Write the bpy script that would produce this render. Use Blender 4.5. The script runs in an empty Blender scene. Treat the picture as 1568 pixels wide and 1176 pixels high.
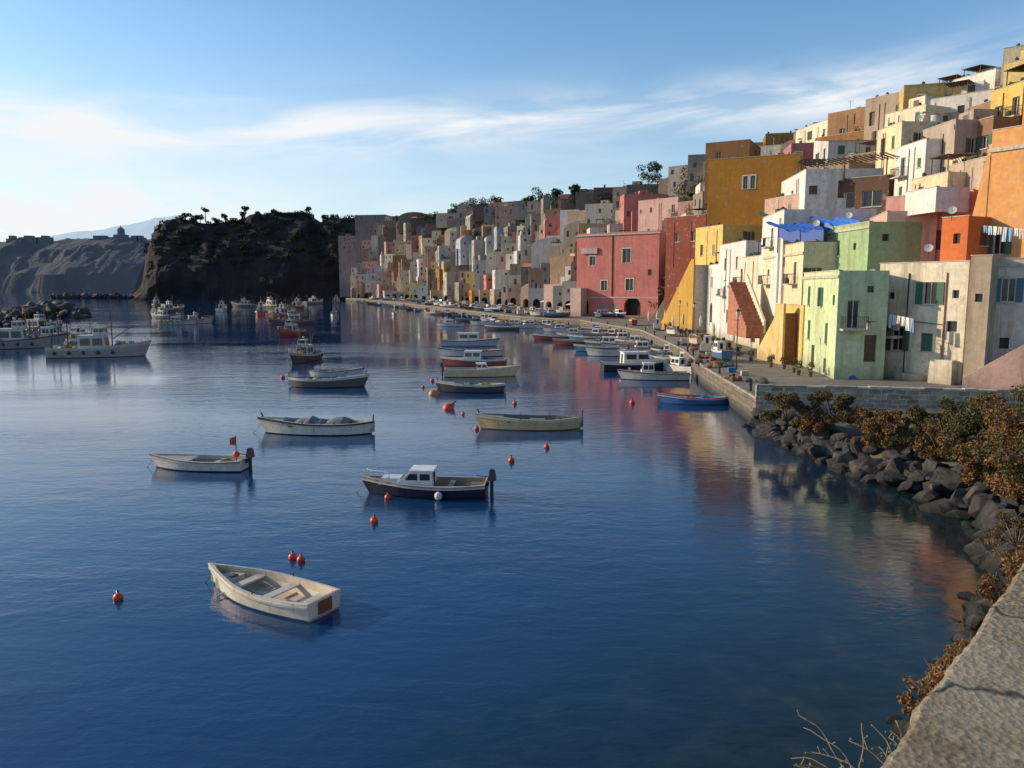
import bpy, bmesh, math, random
import numpy as np
from mathutils import Vector, Matrix, noise
random.seed(7); rng=np.random.default_rng(7)
scene=bpy.context.scene
V=Vector; Z=V((0,0,1))
# ---------------------------------------------------------------- image-pixel helpers (pixel at chosen depth or height -> world position, through the camera)
FP=1180.0; PI=math.radians(7.15); CP,SP=math.cos(PI),math.sin(PI); CAMZ=9.0
def W(px,py,Y):
    u=(px-784)/FP; v=(588-py)/FP; d=Y/(CP+v*SP)
    return V((u*d,Y,CAMZ+(-SP+v*CP)*d))
def G(px,py,z=0.0):
    u=(px-784)/FP; v=(588-py)/FP; d=(CAMZ-z)/(SP-v*CP)
    return V((u*d,(CP+v*SP)*d,z))
# ---------------------------------------------------------------- materials
MC={}
def nm(name):
    m=bpy.data.materials.new(name); m.use_nodes=True
    nt=m.node_tree; b=nt.nodes['Principled BSDF']; return m,nt,b
def N(nt,t,**k):
    n=nt.nodes.new(t)
    for a,c in k.items(): setattr(n,a,c)
    return n
def ramp(nt,fac,stops):
    r=N(nt,'ShaderNodeValToRGB'); e=r.color_ramp.elements
    while len(e)<len(stops): e.new(0.5)
    for i,(p,c) in enumerate(stops):
        e[i].position=p; e[i].color=(c[0],c[1],c[2],1) if hasattr(c,'__len__') else (c,c,c,1)
    nt.links.new(fac,r.inputs[0]); return r.outputs[0]
def nz(nt,vec,scale,detail=4,rough=.55,dist=0):
    n=N(nt,'ShaderNodeTexNoise'); n.inputs['Scale'].default_value=scale; n.inputs['Detail'].default_value=detail
    n.inputs['Roughness'].default_value=rough; n.inputs['Distortion'].default_value=dist
    if vec is not None: nt.links.new(vec,n.inputs['Vector'])
    return n.outputs['Fac']
def mp(nt,vec,s):
    n=N(nt,'ShaderNodeMapping'); n.inputs['Scale'].default_value=s; nt.links.new(vec,n.inputs['Vector']); return n.outputs[0]
def mix(nt,f,a,b,bt='MIX'):
    n=N(nt,'ShaderNodeMix',data_type='RGBA',blend_type=bt)
    for s,x in ((n.inputs[0],f),(n.inputs[6],a),(n.inputs[7],b)):
        if isinstance(x,bpy.types.NodeSocket): nt.links.new(x,s)
        elif isinstance(x,(int,float)): s.default_value=x
        else: s.default_value=(x[0],x[1],x[2],1)
    return n.outputs[2]
def bump(nt,b,h,st,dist):
    n=N(nt,'ShaderNodeBump'); n.inputs['Strength'].default_value=st; n.inputs['Distance'].default_value=dist
    nt.links.new(h,n.inputs['Height']); nt.links.new(n.outputs[0],b.inputs['Normal'])
def mth(nt,op,a,b_=None):
    n=N(nt,'ShaderNodeMath',operation=op)
    for i,x in enumerate((a,b_)):
        if x is None: continue
        if isinstance(x,(int,float)): n.inputs[i].default_value=x
        else: nt.links.new(x,n.inputs[i])
    return n.outputs[0]
def mrange(nt,x,a,b_,c=0,d=1):
    n=N(nt,'ShaderNodeMapRange',interpolation_type='SMOOTHSTEP'); n.inputs[1].default_value=a; n.inputs[2].default_value=b_; n.inputs[3].default_value=c; n.inputs[4].default_value=d; nt.links.new(x,n.inputs[0]); return n.outputs[0]
def wall(c,stain=.55,key=None):
    c=tuple(round(x,2) for x in c)
    k=('wall',c,stain)
    if k in MC: return MC[k]
    m,nt,b=nm('plaster'); g=N(nt,'ShaderNodeNewGeometry').outputs['Position']
    big=nz(nt,g,.22,5,.6); fine=nz(nt,g,2.2,6,.65); st=nz(nt,mp(nt,g,(1.3,1.3,.12)),1.0,6,.7)
    c1=mix(nt,ramp(nt,big,[(.3,0),(.7,1)]),[x*.78 for x in c],[min(.85,x*1.08) for x in c])
    c2=mix(nt,ramp(nt,fine,[(.36,.55),(.6,0)]),c1,[x*.55+.03 for x in c])
    c3=mix(nt,ramp(nt,st,[(.48,0),(.72,min(1,stain*1.35))]),c2,(c[0]*.36+.05,c[1]*.32+.035,c[2]*.30+.03))
    pe=nz(nt,g,.8,8,.72)
    c4=mix(nt,ramp(nt,pe,[(.59,0),(.63,stain)]),c3,(.40,.34,.27))
    c4=mix(nt,ramp(nt,nz(nt,g,1.7,7,.7),[(.62,0),(.66,stain*.8)]),c4,(min(.8,c[0]*.5+.35),min(.8,c[1]*.5+.33),min(.8,c[2]*.5+.3)))
    sp=N(nt,'ShaderNodeSeparateXYZ'); nt.links.new(g,sp.inputs[0])
    damp=mth(nt,'MULTIPLY',mrange(nt,mth(nt,'ADD',sp.outputs[2],mth(nt,'MULTIPLY',nz(nt,g,.8,5),3.0)),3.0,5.0,1,0),.55)
    c5=mix(nt,damp,c4,(.17,.135,.10))
    nt.links.new(c5,b.inputs['Base Color']); b.inputs['Roughness'].default_value=.93
    b.inputs['Specular IOR Level'].default_value=.2
    bump(nt,b,nz(nt,g,4,6,.75),.5,.07); MC[k]=m; return m
def plain(name,c,rough=.6,var=.25,scale=3,metal=0,bs=.1):
    k=(name,tuple(c),rough)
    if k in MC: return MC[k]
    m,nt,b=nm(name); tc=N(nt,'ShaderNodeNewGeometry').outputs['Position']
    n=nz(nt,tc,scale,5,.6)
    nt.links.new(mix(nt,ramp(nt,n,[(.3,0),(.7,1)]),[x*(1-var) for x in c],[min(.9,x*(1+var)) for x in c]),b.inputs['Base Color'])
    b.inputs['Roughness'].default_value=rough; b.inputs['Metallic'].default_value=metal
    if bs: bump(nt,b,nz(nt,tc,scale*5,4),bs,.02)
    MC[k]=m; return m
def boatpaint(c,worn=.5):
    k=('bp',tuple(c))
    if k in MC: return MC[k]
    if sum(c)<.2: worn=.12
    m,nt,b=nm('boat_paint'); tc=N(nt,'ShaderNodeTexCoord').outputs['Object']
    a=mix(nt,ramp(nt,nz(nt,tc,1.6,6,.7),[(.42,0),(.72,worn)]),c,(c[0]*.45+.06,c[1]*.38+.04,c[2]*.3+.03))
    a=mix(nt,ramp(nt,nz(nt,mp(nt,tc,(2,2,.4)),5,5,.7),[(.55,0),(.7,worn*1.2)]),a,(.16,.10,.06))
    nt.links.new(a,b.inputs['Base Color']); b.inputs['Roughness'].default_value=.5
    bump(nt,b,nz(nt,tc,9,5),.2,.02); MC[k]=m; return m
def shutter(c):
    k=('sh',tuple(c))
    if k in MC: return MC[k]
    m,nt,b=nm('shutter_slats'); g=N(nt,'ShaderNodeNewGeometry').outputs['Position']
    w=N(nt,'ShaderNodeTexWave',bands_direction='Z'); w.inputs['Scale'].default_value=3.2; nt.links.new(g,w.inputs['Vector'])
    nt.links.new(mix(nt,w.outputs['Fac'],[x*.45 for x in c],c),b.inputs['Base Color']); b.inputs['Roughness'].default_value=.6
    bump(nt,b,w.outputs['Fac'],.6,.03); MC[k]=m; return m
GLASS,nt,b=nm('window_glass'); b.inputs['Base Color'].default_value=(.025,.028,.032,1); b.inputs['Roughness'].default_value=.12
g=N(nt,'ShaderNodeNewGeometry').outputs['Position']; bump(nt,b,nz(nt,g,.8,2),.15,.05)
DARK=plain('dark_opening',(.025,.02,.018),.9)
FRAME=plain('painted_frame',(.6,.57,.5),.6,.15)
SILL=plain('stone_sill',(.44,.39,.32),.8)
COPE=plain('worn_coping',(.26,.23,.19),.85,.35,1.5)
WOODD=plain('door_wood',(.12,.07,.04),.7)
ROOF=plain('roof_screed',(.36,.32,.28),.95,.3,.6)
TILE=plain('terracotta_tiles',(.36,.14,.08),.85,.35,2.5,bs=.6)
IRON=plain('wrought_iron',(.03,.03,.03),.6)
WOOD=plain('weathered_wood',(.13,.085,.05),.85,.35,4)
RUST=plain('rust',(.2,.07,.03),.9)
ROPE=plain('rope',(.12,.1,.08),.9)
CREAM=(.80,.66,.42); PCREAM=(.78,.70,.53); YEL=(.76,.52,.16); OCH=(.47,.21,.03); PINK=(.62,.21,.18); SALM=(.66,.30,.2)
WHT=(.76,.73,.67); PPINK=(.72,.45,.37); LBLU=(.42,.5,.56); GRN=(.34,.47,.24); RED=(.42,.13,.09); PEACH=(.72,.45,.27); STONE=(.36,.31,.25); BRN=(.28,.16,.09); GREYP=(.26,.2,.19); LGRN=(.58,.66,.38)
# ---------------------------------------------------------------- mesh builder
class MB:
    def __init__(s): s.v=[];s.f=[];s.m=[];s.mats=[];s.frame(V((0,0,0)),V((1,0,0)),V((0,1,0)))
    def frame(s,o,u,w): s.o=V(o);s.u=V(u);s.w=V(w)
    def P(s,a,b,c): return s.o+s.u*a+s.w*b+Z*c
    def mi(s,m):
        if m not in s.mats: s.mats.append(m)
        return s.mats.index(m)
    def poly(s,pts,m):
        n=len(s.v); s.v+= [tuple(p) for p in pts]; s.f.append(tuple(range(n,n+len(pts)))); s.m.append(s.mi(m))
    def box(s,a0,a1,b0,b1,c0,c1,m,taper=0):
        t=taper
        p=[s.P(a0,b0,c0),s.P(a1,b0,c0),s.P(a1,b1,c0),s.P(a0,b1,c0),s.P(a0+t,b0+t,c1),s.P(a1-t,b0+t,c1),s.P(a1-t,b1-t,c1),s.P(a0+t,b1-t,c1)]
        n=len(s.v); s.v+=[tuple(x) for x in p]; k=s.mi(m)
        for f in ((3,2,1,0),(4,5,6,7),(0,1,5,4),(1,2,6,5),(2,3,7,6),(3,0,4,7)): s.f.append(tuple(n+i for i in f)); s.m.append(k)
    def cyl(s,p,q,r,m,r2=None,n=6,loc=True,cap=True):
        if loc: p=s.P(*p); q=s.P(*q)
        p=V(p);q=V(q); r2=r if r2 is None else r2; d=(q-p)
        if d.length<1e-6: return
        x=d.orthogonal().normalized(); y=d.normalized().cross(x); k=s.mi(m); b=len(s.v)
        for c,rr in ((p,r),(q,r2)):
            for i in range(n):
                a=2*math.pi*i/n; s.v.append(tuple(c+x*(rr*math.cos(a))+y*(rr*math.sin(a))))
        for i in range(n): j=(i+1)%n; s.f.append((b+i,b+j,b+n+j,b+n+i)); s.m.append(k)
        if cap:
            s.f.append(tuple(b+i for i in range(n))); s.m.append(k); s.f.append(tuple(b+n+i for i in range(n))); s.m.append(k)
    def ball(s,c,r,m,sc=(1,1,1),n=10,loc=True,jit=0):
        if loc: c=s.P(*c)
        k=s.mi(m); h=n//2+1; b=len(s.v)
        for i in range(h+1):
            t=math.pi*i/h
            for j in range(n):
                a=2*math.pi*j/n; rr=r*(1+random.uniform(-jit,jit))
                s.v.append((c.x+rr*sc[0]*math.sin(t)*math.cos(a),c.y+rr*sc[1]*math.sin(t)*math.sin(a),c.z+rr*sc[2]*math.cos(t)))
        for i in range(h):
            for j in range(n):
                j2=(j+1)%n; s.f.append((b+i*n+j,b+i*n+j2,b+(i+1)*n+j2,b+(i+1)*n+j)); s.m.append(k)
    def done(s,name,smooth=False,loc=None,rot=0,parent=None):
        me=bpy.data.meshes.new(name); me.from_pydata(s.v,[],s.f)
        for m in s.mats: me.materials.append(m)
        me.polygons.foreach_set('material_index',s.m)
        if smooth: me.polygons.foreach_set('use_smooth',[True]*len(s.f))
        me.update(); o=bpy.data.objects.new(name,me); scene.collection.objects.link(o)
        if loc is not None: o.location=loc
        o.rotation_euler[2]=rot
        if parent: o.parent=parent
        return o
# ---------------------------------------------------------------- houses
SHC=[(.05,.16,.09),(.05,.16,.09),(.18,.1,.05),(.3,.3,.28),(.08,.18,.25)]
def panel(mb,O,d,n,L,z0,z1,wins,wm,lod):
    T=lambda a,c,e=0.0: O+d*a+n*e+Z*c
    ws=[]
    for w in wins:
        a0,a1,c0,c1=w[0]-w[2]/2,w[0]+w[2]/2,w[1],w[1]+w[3]
        if a0<.1 or a1>L-.1 or c0<z0 or c1>z1-.15: continue
        if any(a0<q[1]+.1 and a1>q[0]-.1 and c0<q[3]+.1 and c1>q[2]-.1 for q in ws): continue
        ws.append((a0,a1,c0,c1,w[4]))
    xs=sorted({0.0,L}|{q[0] for q in ws}|{q[1] for q in ws}); zs=sorted({z0,z1}|{q[2] for q in ws}|{q[3] for q in ws})
    for i in range(len(xs)-1):
        for j in range(len(zs)-1):
            ca,cc=(xs[i]+xs[i+1])/2,(zs[j]+zs[j+1])/2
            if any(q[0]<ca<q[1] and q[2]<cc<q[3] for q in ws): continue
            mb.poly([T(xs[i],zs[j]),T(xs[i+1],zs[j]),T(xs[i+1],zs[j+1]),T(xs[i],zs[j+1])],wm)
    so,su,sw=mb.o.copy(),mb.u.copy(),mb.w.copy(); mb.frame(O,d,-n)
    for a0,a1,c0,c1,k in ws:
        r=.25 if k[0]!='a' else 1.2
        pm=GLASS
        if k[0] in 'ad': pm=DARK if k[0]=='a' else WOODD
        if k[0]=='c': pm=shutter(SHC[int(k[1])] if len(k)>1 else SHC[0]); r=.08
        mb.poly([T(a0,c0,-r),T(a1,c0,-r),T(a1,c1,-r),T(a0,c1,-r)],pm)
        for q in (((a0,c0),(a1,c0)),((a1,c0),(a1,c1)),((a1,c1),(a0,c1)),((a0,c1),(a0,c0))):
            mb.poly([T(*q[0]),T(*q[1]),T(*q[1],-r),T(*q[0],-r)],wm)
        if k[0]=='a':
            R=(a1-a0)/2; xc=(a0+a1)/2
            for sg in (-1,1):
                pr=None
                for i in range(7):
                    t=math.pi/2*i/6; p=(xc+sg*R*math.cos(t),c1-R+R*math.sin(t))
                    if pr: mb.poly([T(xc+sg*R,c1),T(*pr),T(*p)],wm); mb.poly([T(*pr),T(*p),T(*p,-r+.01),T(*pr,-r+.01)],wm)
                    pr=p
        if lod==0: continue
        if k[0] in 'wsf':
            t=.06
            for q in ((a0,a0+t,c0,c1),(a1-t,a1,c0,c1),(a0+t,a1-t,c1-t,c1),(a0+t,a1-t,c0,c0+t),((a0+a1)/2-.03,(a0+a1)/2+.03,c0+t,c1-t)):
                mb.box(q[0],q[1],r-.07,r-.004,q[2],q[3],FRAME)
        if k[0] in 'wsc': mb.box(a0-.12,a1+.12,-.1,.0-.002,c0-.1,c0-.003,SILL)
        if len(k)>1 and k[1]=='t' or (len(k)>2 and k[2]=='t'):
            for q in ((a0-.18,a0-.003,c0,c1+.18),(a1+.003,a1+.18,c0,c1+.18),(a0-.003,a1+.003,c1+.003,c1+.18)): mb.box(q[0],q[1],-.05,-.002,q[2],q[3],FRAME)
        if k[0]=='s':
            sh=shutter(SHC[int(k[1])] if len(k)>1 and k[1].isdigit() else SHC[0]); hw=(a1-a0)/2
            mb.box(a0-hw,a0-.01,-.07,-.01,c0,c1,sh); mb.box(a1+.01,a1+hw,-.07,-.01,c0,c1,sh)
        if k[0]=='f':
            b0,b1=a0-.5,a1+.5
            mb.box(b0,b1,-.9,-.002,c0-.15,c0-.003,SILL)
            mb.box(b0,b1,-.9,-.86,c0+.92,c0+.96,IRON)
            x=b0
            while x<b1: mb.box(x,x+.025,-.89,-.865,c0,c0+.92,IRON); x+=.14
            for xx in (b0,b1-.03):
                mb.box(xx,xx+.03,-.86,-.01,c0+.92,c0+.96,IRON)
                for y in (-.6,-.3): mb.box(xx,xx+.025,y,y+.025,c0,c0+.92,IRON)
            if random.random()<.5:   # washing or plants on the rail
                if random.random()<.5: mb.box(b0+.2,b0+.8,-.935,-.905,c0+.25,c0+.93,plain('cloth',random.choice([(.7,.7,.7),(.3,.4,.55),(.65,.4,.3)]),.9,.1))
                else: mb.ball(((a0+a1)/2,-.75,c0+.3),.28,plain('pot_leaves',(.04,.08,.03),.8),n=7,jit=.35)
    mb.frame(so,su,sw)
def autow(L,z0,z1,lod):
    o=[]; H=z1-z0; ns=max(1,int(H/3.1)); nc=max(1,int(L/(2.6 if lod else 3.1)))
    for s in range(ns):
        for c in range(nc):
            if random.random()<(.28 if lod else .45): continue
            a=(c+.5)*L/nc+random.uniform(-.55,.55); b=z0+H-(s+1)*3.1+.9+random.uniform(-.35,.35)
            if random.random()<.35: o.append((a,b-.7,.95,2.1,random.choice(['f','d','f','p'])))
            else: o.append((a,b,random.choice([.7,.85,1.0]),random.choice([1.0,1.3,1.5]),random.choice(['w','s0','s2','c0','c2','wt','p'])))
    return o
def roofstuff(mb,L,dep,z1,wm,style,lod):
    if style=='vault':
        n=8; pr=None
        for i in range(n+1):
            t=math.pi*i/n; a=L/2-L/2*math.cos(t); c=z1+math.sin(t)*L*.2
            if pr: mb.poly([mb.P(pr[0],0,pr[1]),mb.P(a,0,c),mb.P(a,dep,c),mb.P(pr[0],dep,pr[1])],ROOF); 
            pr=(a,c)
        mb.poly([mb.P(L/2-L/2*math.cos(math.pi*i/n),0,z1+math.sin(math.pi*i/n)*L*.2) for i in range(n+1)],wm)
        mb.poly([mb.P(L/2-L/2*math.cos(math.pi*i/n),dep,z1+math.sin(math.pi*i/n)*L*.2) for i in range(n+1)],wm)
        return
    if style=='tile':
        for p in ([(-.2,-.2),(L+.2,-.2),(L+.2,dep),(-.2,dep)],):
            mb.poly([mb.P(p[0][0],p[0][1],z1),mb.P(p[1][0],p[1][1],z1),mb.P(p[2][0],p[2][1],z1+1.5),mb.P(p[3][0],p[3][1],z1+1.5)],TILE)
        mb.poly([mb.P(0,0,z1),mb.P(0,dep,z1+1.45),mb.P(0,dep,z1)],wm); mb.poly([mb.P(L,0,z1),mb.P(L,dep,z1+1.45),mb.P(L,dep,z1)],wm)
        mb.poly([mb.P(0,dep,z1),mb.P(L,dep,z1),mb.P(L,dep,z1+1.45),mb.P(0,dep,z1+1.45)],wm)
        return
    mb.poly([mb.P(0,0,z1),mb.P(L,0,z1),mb.P(L,dep,z1),mb.P(0,dep,z1)],ROOF)
    h=random.choice([.35,.5,.9]) if style!='clean' else .3
    t=.22
    mb.box(0,L,0,t,z1+.003,z1+h,wm); mb.box(0,L,dep-t,dep,z1+.003,z1+h,wm); mb.box(0,t,t,dep-t,z1+.003,z1+h,wm); mb.box(L-t,L,t,dep-t,z1+.003,z1+h,wm)
    if lod: mb.box(-.05,L+.05,-.05,t+.03,z1+h+.003,z1+h+.07,SILL)
    if style=='clean': return
    if random.random()<.5:
        a=random.uniform(.8,L-1.4); mb.box(a,a+.6,dep*.5,dep*.5+.6,z1,z1+random.uniform(.9,1.8),wm); mb.box(a-.08,a+.68,dep*.5-.08,dep*.5+.68,z1+1.8,z1+1.9,SILL)
    if random.random()<.4 and L>5:
        a=random.uniform(.3,L-3.3); mb.box(a,a+2.6,dep*.4,dep*.4+2.6,z1,z1+2.3,wm); mb.box(a+.8,a+1.6,dep*.4-.03,dep*.4,z1+.05,z1+1.95,WOODD)
    if random.random()<.5:
        a=random.uniform(.5,L-.5); b=random.uniform(.5,dep-.5); hh=random.uniform(2.2,3.6)
        mb.cyl((a,b,z1),(a,b,z1+hh),.025,IRON,n=4)
        for k in range(4): mb.cyl((a-.5+.08*k,b,z1+hh-.15*k),(a+.5-.08*k,b,z1+hh-.15*k),.015,IRON,n=3)
    if random.random()<.3:
        a=random.uniform(.3,max(.5,L-3)); 
        for x in (a,a+2.6):
            for y in (.5,3): mb.cyl((x,y,z1),(x,y,z1+2.1),.06,WOOD,n=4)
        for i in range(8): mb.box(a-.2+i*.4,a-.1+i*.4,.2,3.3,z1+2.1,z1+2.18,WOOD)
        if random.random()<.4: mb.box(a-.1,a+2.7,.4,3.1,z1+2.19,z1+2.23,plain('reed_mat',(.16,.11,.06),.95))
    if lod:
        for i in range(random.randint(1,4)):
            a=random.uniform(.4,L-.6); r=random.uniform(.12,.2); mb.cyl((a,.5,z1+.0),(a,.5,z1+h+.15),r,TILE,r*1.2,8); mb.ball((a,.5,z1+h+.3),.24,plain('pot_leaves',(.04,.08,.03),.8),n=7,jit=.35)
        if random.random()<.35: mb.cyl((L*.7,dep*.7,z1),(L*.7,dep*.7,z1+1.4),.55,plain('water_tank',(.45,.45,.43),.6),n=12)
HEROES=[]
def house(name,P0,P1,dep,z0,z1,col,wf=None,wr=None,wl=None,roof='flat',lod=1,stain=.5,hero=True,extra=None,mat=None,arches=0,annex=0,zt=None):
    P0=V((P0[0],P0[1],0));P1=V((P1[0],P1[1],0)); L=(P1-P0).length; u=(P1-P0)/L; w=V((-u.y,u.x,0))
    mb=MB(); mb.frame(P0,u,w); wm=mat or wall(col,stain)
    f=lambda x,LL: autow(LL,max(z0,z1-13),z1,lod) if x is None else x
    ff=f(wf,L)
    if arches: ff=[(L*(i+.5)/arches,1.9,min(2.4,L/arches*.7),random.uniform(2.5,3.3),'a') for i in range(arches)]+ff
    panel(mb,P0,u,-w,L,z0,z1,ff,wm,lod)
    panel(mb,P1,w,u,dep,z0,z1,f(wr,dep),wm,lod)
    panel(mb,P0+w*dep,-w,-u,dep,z0,z1,f(wl,dep),wm,lod)
    mb.poly([mb.P(L,dep,z0),mb.P(0,dep,z0),mb.P(0,dep,z1),mb.P(L,dep,z1)],wm)
    if annex:   # lower front wing with its own terrace, door and outside steps
        a0=random.uniform(0,.4)*L; a1=min(L,a0+random.uniform(.35,.6)*L); d=random.uniform(1.5,3.2); za=zt+(z1-zt)*random.uniform(.35,.6)
        panel(mb,mb.P(a0,-d,0),u,-w,a1-a0,z0,za,[((a1-a0)*.3,za-2.5,.8,1.1,'p'),((a1-a0)*.7,za-2.8,.9,2.0,random.choice('dap'))],wm,lod)
        mb.box(a0,a0+.003,-d,-.003,z0,za,wm); mb.box(a1-.003,a1,-d,-.003,z0,za,wm); mb.box(a0+.004,a1-.004,-d+.004,-.004,za-.1,za,ROOF)
        mb.box(a0,a1,-d,-d+.18,za+.003,za+.55,wm)
        n=10; sx0=a1+.01; sg=1 if a1+3<L+1.5 else -1
        if sg<0: sx0=a0-.01
        for i in range(n):
            x0=sx0+sg*i*.3; mb.box(min(x0,x0+sg*.3),max(x0,x0+sg*.3),-1.1,-.004,z0,za-i*.27,wm)
    mb.frame(P0,u,w); roofstuff(mb,L,dep,z1,wm,roof,lod)
    if lod and roof!='clean':
        for q in (random.uniform(.1,.9),random.uniform(.1,.9)): mb.cyl((L*q,-.06,max(z0,z1-9)),(L*q,-.06,z1-.2),.045,random.choice([IRON,TILE,SILL]),n=5)
    if extra: extra(mb,L,dep,z1,wm)
    if hero: HEROES.append((P0+u*L/2+w*dep/2,max(L,dep)*.5))
    return mb.done(name)
def hs(name,x0,Y0,x1,Y1,ytop,z0,dep,col,wins=None,**k):
    """front facade from image column x0 at depth Y0 to image column x1 at depth Y1"""
    a=W(x0,440,Y0); b=W(x1,440,Y1); z1=W((x0+x1)/2,ytop,(Y0+Y1)/2).z
    L=(V((b.x,b.y))-V((a.x,a.y))).length
    if wins is not None:
        wins=[(L*q[0],z1-q[1],q[2],q[3],q[4]) for q in wins]
    return house(name,(a.x,a.y),(b.x,b.y),dep,z0,z1,col,wf=wins,**k)

# waterfront heroes --------------------------------------------------------
def ledge(mb,L,dep,z1,wm):
    mb.box(-.15,L+.15,-.12,-.003,z1-.25,z1-.02,SILL)
def creamx(mb,L,dep,z1,wm):
    mb.box(-.1,2.3,-1.3,-.003,z1-5.6,z1-5.4,SILL)
    for i in range(17): mb.box(-.08+i*.14,-.05+i*.14,-1.28,-1.25,z1-5.4,z1-4.5,IRON)
    mb.box(-.1,2.3,-1.3,-1.25,z1-4.5,z1-4.45,IRON)
    for i in range(4): mb.cyl((.2+i*.5,-1.1,z1-5.4),(.2+i*.5,-1.1,z1-5.1),.12,TILE,.15,8); mb.ball((.2+i*.5,-1.1,z1-4.9),.25,plain('pot_leaves',(.04,.08,.03),.8),n=7,jit=.35)
    mb.cyl((L*.36,-.07,z1-9),(L*.36,-.07,z1-.5),.05,IRON); mb.cyl((L*.78,-.07,z1-9),(L*.78,-.07,z1-.5),.05,TILE); mb.cyl((L*.36,-.07,z1-4.2),(L*.78,-.07,z1-4.4),.03,IRON)
    mb.box(L*.2,L*.28,-.28,-.003,z1-5,z1-4.5,FRAME)
    mb.box(L*.70,L*.97,-.9,-.003,z1-10.6,z1-7.0,wm,.12)          # battered buttress
    mb.box(L*.3,L*.62,-.6,-.003,z1-10.6,z1-8.3,wm,.06)           # low lean-to
    for i in range(9): mb.box(L*.1+i*.03,L*.9,-1.2-.0,-1.0,z1-10.6,z1-10.4,SILL) if i==0 else None
hs('cream_house',1346,63,1482,57,408,1.8,7,PCREAM,[(.60,2.9,1.1,1.7,'s0'),(.26,6.6,1.0,1.9,'s0'),(.60,6.5,.9,1.4,'c0'),(.14,9.2,.9,2.0,'d'),(.86,4.9,.8,.8,'p'),(.16,2.5,.5,.5,'p'),(.88,2.4,.5,.6,'p')],wr=[],stain=.8,extra=creamx,roof='clean')
hs('stone_house',1484,56.5,1516,55.5,398,1.8,6,(.45,.36,.26),[(.5,3,.5,.6,'p')],wr=[],stain=.9,roof='clean')
hs('grey_plaster_house',1517,56.8,1660,54,402,1.8,8,(.66,.58,.49),[(.20,2.8,.9,1.7,'s4'),(.75,2.8,1,1.7,'s4'),(.2,6.2,.6,.8,'p'),(.75,6.5,1,1.7,'s4')],stain=.8,roof='clean',extra=ledge)
hs('light_green_house',1230,72,1284,60.5,422,1.8,3.7,LGRN,[(.2,2.6,.9,1.7,'c0'),(.55,2.6,.8,1.6,'s0'),(.75,5.6,.8,1.7,'c0'),(.25,5.6,.9,1.7,'c0'),(.4,8.0,1,2.0,'d'),(.75,8.0,.8,1.2,'c0'),(.9,2.4,.6,.8,'p')],wr=[(1.2,9-3.2,.9,2.2,'f'),(2.4,8.6,.5,.5,'p'),(2.6,3.2,.9,2.1,'d')],stain=.55,roof='clean',extra=ledge)
hs('green_house',1262,76,1326,68,350,8,6,GRN,[(.7,2,.5,.6,'p'),(.3,2.4,.8,1.4,'c0')],wr=[(1.5,13,.6,.6,'p')],stain=.5,roof='clean',extra=ledge)
hs('cream_row_house',1168,88,1228,74,390,1.8,8,CREAM,[(.15,3,.8,1.6,'f'),(.5,3,.8,1.5,'c2'),(.83,3,.8,2.1,'f'),(.85,6.3,.8,1.3,'s2'),(.3,6.3,.8,2,'d'),(.65,7.9,1.0,1.3,'w')],extra=ledge,stain=.6)
hs('yellow_arch_house',1188,77,1232,71,472,1.8,4,YEL,[(.68,5.05,2.0,4.3,'a'),(.22,3.4,.7,1.1,'w')],wr=[],stain=.5,roof='clean')
hs('pale_arch_house',1128,101,1166,90,398,1.8,8,PCREAM,[(.3,8.3,2.6,4.6,'a'),(.2,3,1,2,'f'),(.75,9.9,2,3.0,'a'),(.6,5.0,.9,1.4,'c2')],stain=.6)
hs('white_house',1100,112,1140,100,378,1.8,9,WHT,[(.25,3,.9,1.6,'c2'),(.7,3,.9,1.6,'w'),(.25,6.6,1,2.2,'f'),(.7,6.6,1,2.2,'d'),(.4,10.3,1,1.8,'w'),(.75,12.6,1.8,2.9,'a')],stain=.5)
hs('white_house',1068,130,1101,114,410,1.8,9,WHT,[(.3,3,1,1.5,'w'),(.7,3,1,1.5,'c3'),(.3,8.3,1,2.5,'d'),(.7,8.4,1.6,3,'a')],stain=.5)
hs('mustard_house',1063,128,1104,120,352,6,9,YEL,[(.25,4,1,1.8,'w'),(.7,4,.9,1.6,'c3')],stain=.4)
hs('dark_red_house',1018,158,1078,150,338,3,10,(.24,.06,.045),[(.3,4,1,1.8,'w'),(.7,4,1,1.8,'w')],stain=.5)
hs('pale_pink_house',975,215,1035,205,310,8,10,(.6,.38,.34),None,stain=.5)
hs('dark_red_house',1035,200,1076,194,310,8,10,(.45,.26,.23),None,stain=.5)
hs('pink_house',883,196,1008,183,358,1.2,14,PINK,[(.20,7.4,1.7,2.2,'wt'),(.62,7,2.2,3.4,'wt'),(.35,13.6,1.7,2.4,'wt'),(.66,13.6,2.0,2.8,'wt'),(.12,19.4,1.6,3.4,'a'),(.70,19.6,4.4,4.4,'a'),(.33,18.4,1.3,1.6,'c3'),(.48,18.4,1.3,1.6,'c3'),(.9,10,1,1.4,'p')],wr=[],roof='clean',extra=lambda mb,L,dep,z1,wm:(mb.box(-.3,L+.3,-.3,-.003,z1-.3,z1,SILL),mb.box(0,L,-.12,-.003,z1-15.5,z1-15.2,SILL),mb.box(1.5,6,-.5,-.003,z1-4.6,z1-3.2,wall((.6,.45,.42),.4)),mb.cyl((L*.45,-.1,z1-15),(L*.45,-.1,z1-.4),.1,IRON),mb.box(0,3,-3,-.01,z1-22,z1-13,wall((.7,.5,.42),.4)),mb.cyl((L*.3,4,z1),(L*.3,4,z1+3.5),.06,IRON)),stain=.4)
hs('ochre_house',1079,128,1217,122,243,12,14,OCH,[(.42,4.6,.7,2.0,'wt'),(.50,4.6,.7,2.0,'wt')],wr=[],wl=[],stain=.3,roof='clean')
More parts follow.
